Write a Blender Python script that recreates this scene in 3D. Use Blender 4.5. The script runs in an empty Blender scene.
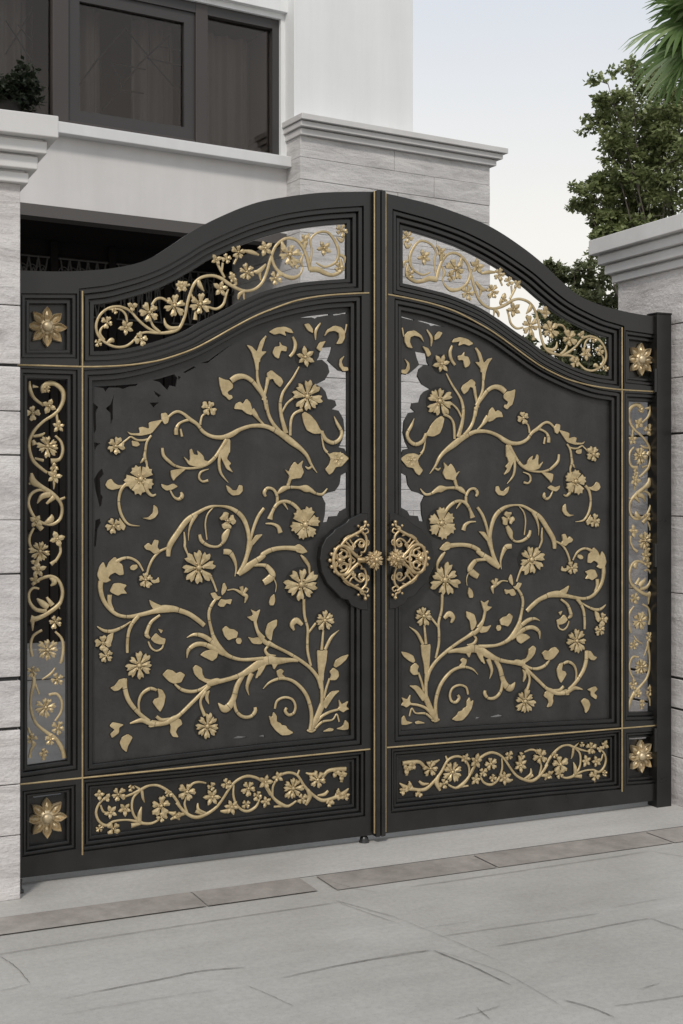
import bpy, math, random
from mathutils import Vector, Matrix
from mathutils.geometry import delaunay_2d_cdt
random.seed(7)
R = math.radians
scene = bpy.context.scene
COL = scene.collection

# ---------------------------------------------------------------- the survey of the place
# camera 1.6 m above the drive, 5.43 m in front of the gate plane (y = 0), turned 25 degrees to the right
F, YH, XC = 1300.0, 497.0, 341.5
D, EYE = 5.43, 1.6
TH = math.atan(605 / 1300)
CT, ST = math.cos(TH), math.sin(TH)

def ray(px):
    a = (px - XC) / F
    return Vector((ST + a * CT, CT - a * ST))          # ground direction per metre of depth

def on_gate(px, py, d=0.0):
    """photo pixel -> (u, v) on the vertical plane d metres in front of the gate"""
    r = ray(px)
    z = (D - d) / r.y
    return r.x * z, EYE + (YH - py) / F * z

def at_depth(px, py, z):
    r = ray(px)
    return Vector((r.x * z, -D + r.y * z, EYE + (YH - py) / F * z))

def on_ground(px, py, z0=0.0):
    z = (EYE - z0) * F / (py - YH)
    r = ray(px)
    return Vector((r.x * z, -D + r.y * z, z0))

UM = 0.4975 * D                                          # where the two leaves meet

# ---------------------------------------------------------------- mesh helpers
class MB:
    def __init__(self): self.v = []; self.f = []; self.smooth = set()
    def add(self, vs, fs, smooth=False):
        b = len(self.v); self.v += [tuple(p) for p in vs]
        for f in fs:
            if smooth: self.smooth.add(len(self.f))
            self.f.append(tuple(b + i for i in f))
    def box(self, c, size, rz=0.0):
        x, y, z = (s / 2 for s in size)
        m = Matrix.Rotation(rz, 3, 'Z')
        vs = [Vector(c) + m @ Vector((i * x, j * y, k * z)) for k in (-1, 1) for j in (-1, 1) for i in (-1, 1)]
        self.add(vs, [(0, 2, 3, 1), (4, 5, 7, 6), (0, 1, 5, 4), (2, 6, 7, 3), (0, 4, 6, 2), (1, 3, 7, 5)])
    def prism(self, base, z0, z1):
        n = len(base)
        vs = [(p[0], p[1], z0) for p in base] + [(p[0], p[1], z1) for p in base]
        self.add(vs, [tuple(range(n))[::-1], tuple(range(n, 2 * n))] + [(i, (i + 1) % n, n + (i + 1) % n, n + i) for i in range(n)])
    def tube(self, pts, rad, n=8, cap=True, smooth=True):
        pts = [Vector(p) for p in pts]
        if not hasattr(rad, '__len__'): rad = [rad] * len(pts)
        rings = []; up = None
        for i, p in enumerate(pts):
            t = (pts[min(i + 1, len(pts) - 1)] - pts[max(i - 1, 0)])
            if t.length < 1e-9: t = Vector((0, 0, 1))
            t.normalize()
            if up is None: up = Vector((0, 0, 1)) if abs(t.z) < .9 else Vector((1, 0, 0))
            a = t.cross(up)
            if a.length < 1e-6: a = t.orthogonal()
            a.normalize(); b = t.cross(a).normalized(); up = -b if (-b).dot(up) > 0 else b
            rings.append([p + rad[i] * (math.cos(2 * math.pi * k / n) * a + math.sin(2 * math.pi * k / n) * b) for k in range(n)])
        vs = [q for r_ in rings for q in r_]
        fs = [(i * n + k, i * n + (k + 1) % n, (i + 1) * n + (k + 1) % n, (i + 1) * n + k) for i in range(len(pts) - 1) for k in range(n)]
        self.add(vs, fs, smooth)
        if cap:
            self.add(rings[0], [tuple(range(n))[::-1]]); self.add(rings[-1], [tuple(range(n))])
    def ball(self, c, r, n=10, m=6, sq=(1, 1, 1)):
        vs = []; c = Vector(c)
        for j in range(m + 1):
            t = math.pi * j / m
            for k in range(n):
                q = 2 * math.pi * k / n
                vs.append(c + Vector((r * sq[0] * math.sin(t) * math.cos(q), r * sq[1] * math.sin(t) * math.sin(q), r * sq[2] * math.cos(t))))
        self.add(vs, [(j * n + k, j * n + (k + 1) % n, (j + 1) * n + (k + 1) % n, (j + 1) * n + k) for j in range(m) for k in range(n)], True)
    def build(self, name, mat, parent=None, fix=True, bevel=0.0):
        me = bpy.data.meshes.new(name)
        me.from_pydata(self.v, [], self.f)
        me.materials.append(mat)
        if self.smooth:
            vals = [False] * len(self.f)
            for i in self.smooth: vals[i] = True
            me.polygons.foreach_set('use_smooth', vals)
        if fix:
            import bmesh
            bm = bmesh.new(); bm.from_mesh(me)
            bmesh.ops.remove_doubles(bm, verts=bm.verts, dist=1e-6) if fix == 'weld' else None
            bmesh.ops.recalc_face_normals(bm, faces=bm.faces); bm.to_mesh(me); bm.free()
        o = bpy.data.objects.new(name, me); COL.objects.link(o)
        if parent: o.parent = parent
        if bevel:
            md = o.modifiers.new('bevel', 'BEVEL'); md.width = bevel; md.segments = 2; md.limit_method = 'ANGLE'
        return o

def empty(name, loc=(0, 0, 0), rz=0.0):
    o = bpy.data.objects.new(name, None); o.empty_display_size = .2
    COL.objects.link(o); o.location = loc; o.rotation_euler = (0, 0, rz); return o

def tag(o, label=None, cat=None, group=None, kind=None):
    if label: o['label'] = label
    if cat: o['category'] = cat
    if group: o['group'] = group
    if kind: o['kind'] = kind
    return o

def catmull(pts, sub=6, closed=False):
    """pts: list of tuples of any length"""
    n = len(pts)
    if n < 3 and not closed:
        return [tuple(a + (b - a) * t / sub for a, b in zip(pts[0], pts[1])) for t in range(sub + 1)]
    out = []
    rng = range(n if closed else n - 1)
    for i in rng:
        if closed: p0, p1, p2, p3 = pts[(i - 1) % n], pts[i], pts[(i + 1) % n], pts[(i + 2) % n]
        else: p0, p1, p2, p3 = pts[max(i - 1, 0)], pts[i], pts[i + 1], pts[min(i + 2, n - 1)]
        for k in range(sub):
            t = k / sub
            out.append(tuple(.5 * (2 * b + (c - a) * t + (2 * a - 5 * b + 4 * c - d) * t * t + (3 * b - a - 3 * c + d) * t ** 3)
                             for a, b, c, d in zip(p0, p1, p2, p3)))
    if not closed: out.append(tuple(pts[-1]))
    return out

def area(poly):
    return .5 * sum(poly[i][0] * poly[(i + 1) % len(poly)][1] - poly[(i + 1) % len(poly)][0] * poly[i][1] for i in range(len(poly)))

def ccw(poly):
    return list(poly) if area(poly) > 0 else list(poly)[::-1]

def offset(poly, w, lim=3.0):
    """outward offset (w > 0) of a counter-clockwise polygon with mitred corners"""
    n = len(poly); out = []
    for i in range(n):
        a, b, c = Vector(poly[i - 1][:2]), Vector(poly[i][:2]), Vector(poly[(i + 1) % n][:2])
        e1, e2 = (b - a), (c - b)
        if e1.length < 1e-9: e1 = e2.copy()
        if e2.length < 1e-9: e2 = e1.copy()
        e1.normalize(); e2.normalize()
        n1, n2 = Vector((e1.y, -e1.x)), Vector((e2.y, -e2.x))
        m = n1 + n2
        if m.length < 1e-6: m = n1.copy()
        m.normalize()
        k = min(1 / max(m.dot(n1), 1e-3), lim)
        out.append((b.x + m.x * w * k, b.y + m.y * w * k))
    return out

def triangulate(loops):
    vs = []; es = []
    for lp in loops:
        b = len(vs); n = len(lp)
        vs += [Vector(p[:2]) for p in lp]
        es += [(b + i, b + (i + 1) % n) for i in range(n)]
    r = delaunay_2d_cdt(vs, es, [], 1, 1e-6)
    V = [tuple(v) for v in r[0]]; T = [tuple(f) for f in r[2]]
    if len(loops) > 1:
        keep = []
        for f in T:
            c = (sum(V[i][0] for i in f) / len(f), sum(V[i][1] for i in f) / len(f))
            if not any(inside(c, lp) for lp in loops[1:]): keep.append(f)
        T = keep
    return V, T

def inside(c, lp):
    r = False; n = len(lp)
    for i in range(n):
        (x0, y0), (x1, y1) = lp[i][:2], lp[(i + 1) % n][:2]
        if (y0 > c[1]) != (y1 > c[1]) and c[0] < x0 + (c[1] - y0) / (y1 - y0) * (x1 - x0): r = not r
    return r

class LB(MB):
    """mesh builder in a gate leaf's own coordinates: s from the meeting line outwards, v up, d towards the street"""
    def __init__(self, sx): super().__init__(); self.sx = sx
    def p(self, s, v, d): return (self.sx * s, -d, v)
    def plate(self, loops, d0, d1, bev=0.0):
        if bev:
            ring0 = ccw(loops[0]); ring1 = offset(ring0, -bev, 1.6); n = len(ring0)
            vs = [self.p(a, b, d0) for a, b in ring0] + [self.p(a, b, d1 - bev) for a, b in ring0] + [self.p(a, b, d1) for a, b in ring1]
            self.add(vs, [(i + o, (i + 1) % n + o, n + (i + 1) % n + o, n + i + o) for o in (0, n) for i in range(n)])
            for ring, d in ((ring1, d1), (ring0, d0)):
                tv, tf = triangulate([ring])
                self.add([self.p(a, b, d) for a, b in tv], tf)
            return
        tv, tf = triangulate(loops)
        for d in (d0, d1): self.add([self.p(a, b, d) for a, b in tv], tf)
        for lp in loops:
            n = len(lp)
            self.add([self.p(a, b, d0) for a, b in lp] + [self.p(a, b, d1) for a, b in lp], [(i, (i + 1) % n, n + (i + 1) % n, n + i) for i in range(n)])
    def ring(self, poly, prof):
        """profile [(offset outward, d), ...] carried round a closed outline"""
        n = len(poly); rows = [offset(poly, o) if o else list(poly) for o, d in prof]
        for (r0, (o0, d0)), (r1, (o1, d1)) in zip(zip(rows, prof), zip(rows[1:], prof[1:])):
            self.add([self.p(a, b, d0) for a, b in r0] + [self.p(a, b, d1) for a, b in r1], [(i, (i + 1) % n, n + (i + 1) % n, n + i) for i in range(n)])
    def stroke(self, path, d0, hmax=.007):
        """flattened half-round ribbon; path = [(s, v, width)]"""
        P = catmull(path, 6); rows = []
        for i, (a, b, w) in enumerate(P):
            q0, q1 = P[max(i - 1, 0)], P[min(i + 1, len(P) - 1)]
            t = Vector((q1[0] - q0[0], q1[1] - q0[1]))
            if t.length < 1e-9: t = Vector((1, 0))
            t.normalize(); nx, ny = -t.y, t.x
            w = max(w, .0012); h = min(hmax, w * .55)
            prof = [(-.5, 0), (-.5, .62 * h), (-.40, .92 * h), (0, h), (.40, .92 * h), (.5, .62 * h), (.5, 0)]
            rows.append([self.p(a + nx * w * x, b + ny * w * x, d0 + y) for x, y in prof])
        m = 7; vs = [q for r_ in rows for q in r_]
        fs = [(i * m + k, i * m + k + 1, (i + 1) * m + k + 1, (i + 1) * m + k) for i in range(len(rows) - 1) for k in range(m - 1)]
        self.add(vs, fs, True)
        self.add(rows[0], [tuple(range(m))]); self.add(rows[-1], [tuple(range(m))[::-1]])
        self.add(vs, [(i * m, (i + 1) * m, (i + 1) * m + m - 1, i * m + m - 1) for i in range(len(rows) - 1)])
    def flower(self, s, v, r, n, d0, rot=0.0, kind='daisy', h=.012):
        pitch = 2 * math.pi / n
        for k in range(n):
            a = rot + k * pitch + random.uniform(-.11, .11); rr = r * random.uniform(.84, 1.08)
            if kind == 'star': prof = [(.14, -.40), (.45, -.47), (.72, -.27), (1.0, 0), (.72, .27), (.45, .47), (.14, .40)]
            elif kind == 'cosmos': prof = [(.12, -.28), (.48, -.36), (.76, -.36), (.92, -.22), (.86, -.04), (1.02, .10), (.90, .30), (.5, .36), (.12, .28)]
            elif kind == 'tooth': prof = [(.14, -.42), (.50, -.45), (.84, -.43), (.84, -.22), (1.0, -.15), (.90, 0), (1.02, .13), (.86, .24), (.88, .42), (.5, .45), (.14, .42)]
            else: prof = [(.10, -.34), (.46, -.36), (.74, -.40), (.95, -.30), (.84, -.07), (1.02, .10), (.95, .24), (.80, .38), (.5, .37), (.10, .34)]
            out = [(s + rr * q * math.cos(a + w * pitch), v + rr * q * math.sin(a + w * pitch)) for q, w in prof]
            m = len(out)
            base = [self.p(x, y, d0) for x, y in out]
            edge = [self.p(x, y, d0 + h * (.62 if q > .7 else .45)) for (x, y), (q, w) in zip(out, prof)]
            mid = self.p(s + rr * .62 * math.cos(a), v + rr * .62 * math.sin(a), d0 + h * .80)
            self.add(base + edge, [(i, (i + 1) % m, m + (i + 1) % m, m + i) for i in range(m)])
            self.add(edge + [mid], [(i, (i + 1) % m, m) for i in range(m)])
            self.add(base, [tuple(range(m))])
        c = self.p(s, v, d0 + h * .5)
        self.ball(c, r * .17, 10, 5, (1, min(1.0, h / (r * .2 + 1e-6)), 1))
        for k in range(6):
            q = k * math.pi / 3
            self.ball(self.p(s + r * .27 * math.cos(q), v + r * .27 * math.sin(q), d0 + h * .72), r * .07, 6, 4)
# ---------------------------------------------------------------- materials
def mat(name, base=(.5, .5, .5), rough=.5, metal=0.0, build=None, spec=.5):
    m = bpy.data.materials.new(name); m.use_nodes = True
    nt = m.node_tree; b = nt.nodes['Principled BSDF']
    b.inputs['Base Color'].default_value = (*base, 1); b.inputs['Roughness'].default_value = rough
    b.inputs['Metallic'].default_value = metal; b.inputs['Specular IOR Level'].default_value = spec
    if build: build(nt, b)
    return m

def N(nt, t, **kw):
    n = nt.nodes.new(t)
    for k, v in kw.items():
        if k in n.inputs: n.inputs[k].default_value = v
        else: setattr(n, k, v)
    return n

def coords(nt, scale=(1, 1, 1), rot=(0, 0, 0)):
    tc = N(nt, 'ShaderNodeTexCoord'); mp = N(nt, 'ShaderNodeMapping')
    mp.inputs['Scale'].default_value = scale; mp.inputs['Rotation'].default_value = rot
    nt.links.new(tc.outputs['Object'], mp.inputs['Vector']); return mp.outputs['Vector']

def noise(nt, vec, scale, detail=6, rough=.6, dist=0.0):
    n = N(nt, 'ShaderNodeTexNoise'); n.inputs['Scale'].default_value = scale; n.inputs['Detail'].default_value = detail
    n.inputs['Roughness'].default_value = rough; n.inputs['Distortion'].default_value = dist
    nt.links.new(vec, n.inputs['Vector']); return n.outputs['Fac']

def ramp(nt, fac, stops):
    r = N(nt, 'ShaderNodeValToRGB'); e = r.color_ramp.elements
    while len(e) < len(stops): e.new(.5)
    for el, (p, c) in zip(e, stops): el.position = p; el.color = (*c, 1) if len(c) == 3 else c
    nt.links.new(fac, r.inputs['Fac']); return r.outputs['Color']

def mixc(nt, fac, a, b, mode='MIX'):
    m = N(nt, 'ShaderNodeMix'); m.data_type = 'RGBA'; m.blend_type = mode
    if isinstance(fac, float): m.inputs[0].default_value = fac
    else: nt.links.new(fac, m.inputs[0])
    for s, x in ((6, a), (7, b)):
        if isinstance(x, tuple): m.inputs[s].default_value = (*x, 1)
        else: nt.links.new(x, m.inputs[s])
    return m.outputs[2]

def bump(nt, b, h, strength=.3, dist=.01):
    n = N(nt, 'ShaderNodeBump'); n.inputs['Strength'].default_value = strength; n.inputs['Distance'].default_value = dist
    nt.links.new(h, n.inputs['Height']); nt.links.new(n.outputs['Normal'], b.inputs['Normal'])

def paint_nodes(nt, b):
    v = coords(nt)
    f = noise(nt, v, 9, 8, .65); g = noise(nt, v, 160, 3)
    c = ramp(nt, f, [(.3, (.0055, .0053, .0051)), (.7, (.0125, .0118, .0111))])
    nt.links.new(c, b.inputs['Base Color'])
    r = ramp(nt, f, [(.3, (.26,) * 3), (.75, (.40,) * 3)]); nt.links.new(r, b.inputs['Roughness'])
    bump(nt, b, g, .12, .002)

def panel_nodes(nt, b):
    v = coords(nt)
    f = noise(nt, v, 5, 9, .68, .4); g = noise(nt, v, 60, 5, .6)
    gs = noise(nt, coords(nt, (6, 6, .8)), 1.5, 6, .7)
    c = ramp(nt, f, [(.30, (.013, .0125, .0120)), (.70, (.037, .0350, .0330))])
    c = mixc(nt, 1.0, c, ramp(nt, gs, [(.32, (.78, .78, .78)), (.55, (1, 1, 1)), (.75, (1.25, 1.23, 1.2))]), 'MULTIPLY')
    nt.links.new(c, b.inputs['Base Color'])
    r = ramp(nt, f, [(.3, (.34,) * 3), (.75, (.50,) * 3)]); nt.links.new(r, b.inputs['Roughness'])
    bump(nt, b, g, .22, .004)

def gold_nodes(dark, light):
    def fn(nt, b):
        v = coords(nt)
        f = noise(nt, v, 14, 8, .7); g = noise(nt, v, 60, 6, .65)
        nt.links.new(ramp(nt, f, [(.32, dark), (.66, light)]), b.inputs['Base Color'])
        nt.links.new(ramp(nt, f, [(.3, (.52,) * 3), (.7, (.36,) * 3)]), b.inputs['Roughness'])
        bump(nt, b, g, .38, .004)
    return fn

def stone_nodes(a, c, d, stretch=(2.0, 2.0, 16.0), bscale=1.0):
    def fn(nt, b):
        v = coords(nt, stretch)
        f = noise(nt, v, 1.0, 10, .66, .45)
        v2 = coords(nt, (1.3, 1.3, 5)); k = noise(nt, v2, 1.6, 5, .6, .5)
        v3 = coords(nt); g = noise(nt, v3, 55, 8, .7)
        base = ramp(nt, f, [(.30, a), (.48, c), (.62, d), (.72, c)])
        tint = ramp(nt, k, [(.3, (.84, .83, .84)), (.7, (1.04, 1.03, 1.02))])
        col = mixc(nt, 1.0, base, tint, 'MULTIPLY')
        fine = ramp(nt, g, [(.3, (.90, .90, .90)), (.7, (1.05, 1.05, 1.05))])
        col = mixc(nt, 1.0, col, fine, 'MULTIPLY')
        nt.links.new(col, b.inputs['Base Color'])
        hm = mixc(nt, .35, f, g); bump(nt, b, hm, min(1.0, .5 * bscale), .004 * bscale)
    return fn

def plaster_nodes(c0, c1, s=2.0):
    def fn(nt, b):
        v = coords(nt); f = noise(nt, v, s, 8, .65); g = noise(nt, v, 70, 6, .7)
        v2 = coords(nt, (5, 5, .5)); k = noise(nt, v2, 1.0, 5, .6)
        col = mixc(nt, 1.0, ramp(nt, f, [(.3, c0), (.7, c1)]), ramp(nt, k, [(.35, (.94, .94, .935)), (.65, (1, 1, 1))]), 'MULTIPLY')
        nt.links.new(col, b.inputs['Base Color']); bump(nt, b, g, .18, .003)
    return fn

def paving_nodes(c0, c1):
    def fn(nt, b):
        v = coords(nt); f = noise(nt, v, 1.1, 9, .62, .3); g = noise(nt, v, 45, 8, .72)
        v2 = coords(nt, (1.2, 6, 1), (0, 0, R(4))); k = noise(nt, v2, 1.6, 8, .65, .6)
        col = ramp(nt, f, [(.3, c0), (.7, c1)])
        col = mixc(nt, 1.0, col, ramp(nt, k, [(.32, (.93, .93, .93)), (.6, (1.01, 1.01, 1.01))]), 'MULTIPLY')
        col = mixc(nt, 1.0, col, ramp(nt, g, [(.30, (.86, .86, .86)), (.6, (1.03, 1.03, 1.03))]), 'MULTIPLY')
        st_ = noise(nt, v, .42, 6, .6, .8); col = mixc(nt, 1.0, col, ramp(nt, st_, [(.34, (.86, .855, .84)), (.52, (1, 1, 1)), (.7, (1.05, 1.05, 1.05))]), 'MULTIPLY')
        gr = noise(nt, v, 190, 3, .6); col = mixc(nt, 1.0, col, ramp(nt, gr, [(.30, (.80, .80, .79)), (.45, (1, 1, 1))]), 'MULTIPLY')
        nt.links.new(col, b.inputs['Base Color'])
        nt.links.new(ramp(nt, f, [(.3, (.55,) * 3), (.7, (.8,) * 3)]), b.inputs['Roughness'])
        bump(nt, b, mixc(nt, .5, g, k), .25, .005)
    return fn

def leaf_nodes(c0, c1, c2):
    def fn(nt, b):
        g = N(nt, 'ShaderNodeNewGeometry')
        c = ramp(nt, g.outputs['Random Per Island'], [(.0, c0), (.55, c1), (1.0, c2)])
        nt.links.new(c, b.inputs['Base Color'])
        tr = N(nt, 'ShaderNodeBsdfTranslucent'); nt.links.new(c, tr.inputs['Color'])
        mx = N(nt, 'ShaderNodeMixShader'); mx.inputs[0].default_value = .5
        out = nt.nodes['Material Output']
        nt.links.new(b.outputs[0], mx.inputs[1]); nt.links.new(tr.outputs[0], mx.inputs[2]); nt.links.new(mx.outputs[0], out.inputs[0])
    return fn

def glass_nodes(nt, b):
    tr = N(nt, 'ShaderNodeBsdfTransparent'); tr.inputs['Color'].default_value = (.75, .74, .73, 1)
    gl = N(nt, 'ShaderNodeBsdfGlossy'); gl.inputs['Roughness'].default_value = .04; gl.inputs['Color'].default_value = (.80, .72, .66, 1)
    fr = N(nt, 'ShaderNodeFresnel'); fr.inputs['IOR'].default_value = 1.52
    mx = N(nt, 'ShaderNodeMixShader'); out = nt.nodes['Material Output']
    nt.links.new(fr.outputs[0], mx.inputs[0]); nt.links.new(tr.outputs[0], mx.inputs[1]); nt.links.new(gl.outputs[0], mx.inputs[2]); nt.links.new(mx.outputs[0], out.inputs[0])

def strip_nodes(nt, b):
    v = coords(nt, (1, 1, 1))
    f = noise(nt, v, 3, 8, .65); g = noise(nt, v, 70, 6, .7)
    v2 = coords(nt, (5, 4, 1)); k = noise(nt, v2, 2.6, 9, .7)
    col = mixc(nt, 1.0, ramp(nt, f, [(.3, (.245, .22, .198)), (.7, (.37, .338, .308))]), ramp(nt, k, [(.3, (.75, .75, .75)), (.7, (1.1, 1.1, 1.1))]), 'MULTIPLY')
    nt.links.new(col, b.inputs['Base Color']); bump(nt, b, mixc(nt, .5, g, k), .4, .004)

M = dict(
    paint=mat('gate paint', rough=.45, spec=.6, build=paint_nodes),
    panel=mat('gate panel paint', rough=.55, spec=.5, build=panel_nodes),
    gold=mat('pale gilt', rough=.45, metal=.45, build=gold_nodes((.36, .275, .145), (.61, .485, .28))),
    aged=mat('aged gilt', rough=.4, metal=.7, build=gold_nodes((.30, .215, .11), (.62, .48, .28))),
    brass=mat('aged brass', rough=.4, metal=.6, build=gold_nodes((.34, .265, .155), (.62, .51, .335))),
    bead=mat('gilt bead', rough=.35, metal=.7, build=gold_nodes((.36, .27, .14), (.56, .44, .25))),
    stone=mat('pillar stone', rough=.75, build=stone_nodes((.42, .395, .385), (.62, .595, .58), (.70, .68, .665), (3.0, 3.0, 15.0), 5.0)),
    stone_side=mat('house stone', rough=.75, build=stone_nodes((.42, .41, .40), (.58, .57, .56), (.65, .64, .63), (2.6, 2.6, 13.0), 5.0)),
    cap=mat('dressed stone', rough=.7, build=plaster_nodes((.56, .55, .54), (.64, .63, .62))),
    back=mat('shade outline and seam black', base=(.010, .0098, .0095), rough=.7),
    joint=mat('dark joint', base=(.03, .03, .03), rough=.9),
    white=mat('white render', rough=.8, build=plaster_nodes((.74, .75, .75), (.79, .80, .80), 1.0)),
    plaster=mat('pale plaster', rough=.85, build=plaster_nodes((.60, .585, .575), (.66, .645, .635), 1.5)),
    ledge=mat('ledge', rough=.7, build=plaster_nodes((.64, .64, .64), (.70, .70, .70))),
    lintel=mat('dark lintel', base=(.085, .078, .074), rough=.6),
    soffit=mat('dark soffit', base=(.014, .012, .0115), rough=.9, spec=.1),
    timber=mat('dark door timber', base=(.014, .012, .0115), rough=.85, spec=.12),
    frame=mat('window frame', base=(.052, .044, .041), rough=.5),
    sash=mat('window sash', base=(.042, .039, .038), rough=.5),
    glass=mat('tinted glass', build=glass_nodes),
    curtain=mat('curtain', base=(.34, .33, .32), rough=.9),
    room=mat('room', base=(.22, .21, .20), rough=.9),
    iron=mat('iron', base=(.06, .055, .052), rough=.5, metal=.3),
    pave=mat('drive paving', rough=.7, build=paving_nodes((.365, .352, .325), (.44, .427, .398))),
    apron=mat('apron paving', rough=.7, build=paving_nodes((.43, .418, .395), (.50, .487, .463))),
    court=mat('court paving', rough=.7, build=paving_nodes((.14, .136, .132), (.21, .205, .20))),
    strip=mat('brown strip', rough=.75, build=strip_nodes),
    groove=mat('joint line', base=(.17, .16, .145), rough=.9),
    leaf=mat('tree leaf', rough=.55, build=leaf_nodes((.13, .16, .06), (.22, .26, .105), (.36, .40, .19))),
    bush=mat('bush leaf', rough=.55, build=leaf_nodes((.11, .13, .06), (.185, .21, .10), (.30, .32, .18))),
    palm=mat('palm leaf', rough=.45, build=leaf_nodes((.13, .21, .07), (.24, .34, .13), (.48, .56, .33))),
    shrub=mat('dark shrub leaf', rough=.6, build=leaf_nodes((.016, .024, .014), (.026, .036, .020), (.045, .055, .032))),
    bark=mat('bark', rough=.9, build=plaster_nodes((.06, .05, .04), (.10, .088, .072), 8.0)),
    clay=mat('clay pot', base=(.035, .03, .027), rough=.8),
)
# ---------------------------------------------------------------- the gate's drawing, measured in 100-pixel squares of the photograph
TILE = {'T1': (80, 360), 'T2': (170, 360), 'T3': (260, 300), 'T4': (260, 390), 'T5': (170, 300), 'T6': (80, 450), 'T7': (170, 450), 'T8': (260, 480),
        'U1': (80, 540), 'U2': (170, 540), 'U3': (260, 570), 'U4': (80, 620), 'U5': (170, 620), 'U6': (260, 650), 'U7': (80, 670), 'U8': (170, 670),
        'A': (85, 260), 'B': (170, 220), 'C': (260, 210), 'D1': (0, 370), 'D2': (0, 465), 'D3': (0, 560), 'D4': (0, 655),
        'E1': (85, 750), 'E2': (170, 740), 'E3': (260, 740), 'H': (310, 510), 'P': (0, 0)}
K = 6.83
def tp(t, x, y):
    if t == 'P': return x, y
    return TILE[t][0] + x / K, TILE[t][1] + y / K
def sv(px, py, d=0.0):
    u, v = on_gate(px, py, d); return UM - u, v
def msc(px):                                             # metres per photo pixel at the gate
    return (D / ray(px).y) / F
def S(*a):
    """'T1', (x, y, w), ... -> [(s, v, width)]"""
    out = []; t = None
    for q in a:
        if isinstance(q, str): t = q; continue
        px, py = tp(t, q[0], q[1]); s, v = sv(px, py); out.append((s, v, q[2] / K * msc(px)))
    return out
def G(*a):
    out = []; t = None
    for q in a:
        if isinstance(q, str): t = q; continue
        out.append(sv(*tp(t, *q)))
    return out

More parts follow.
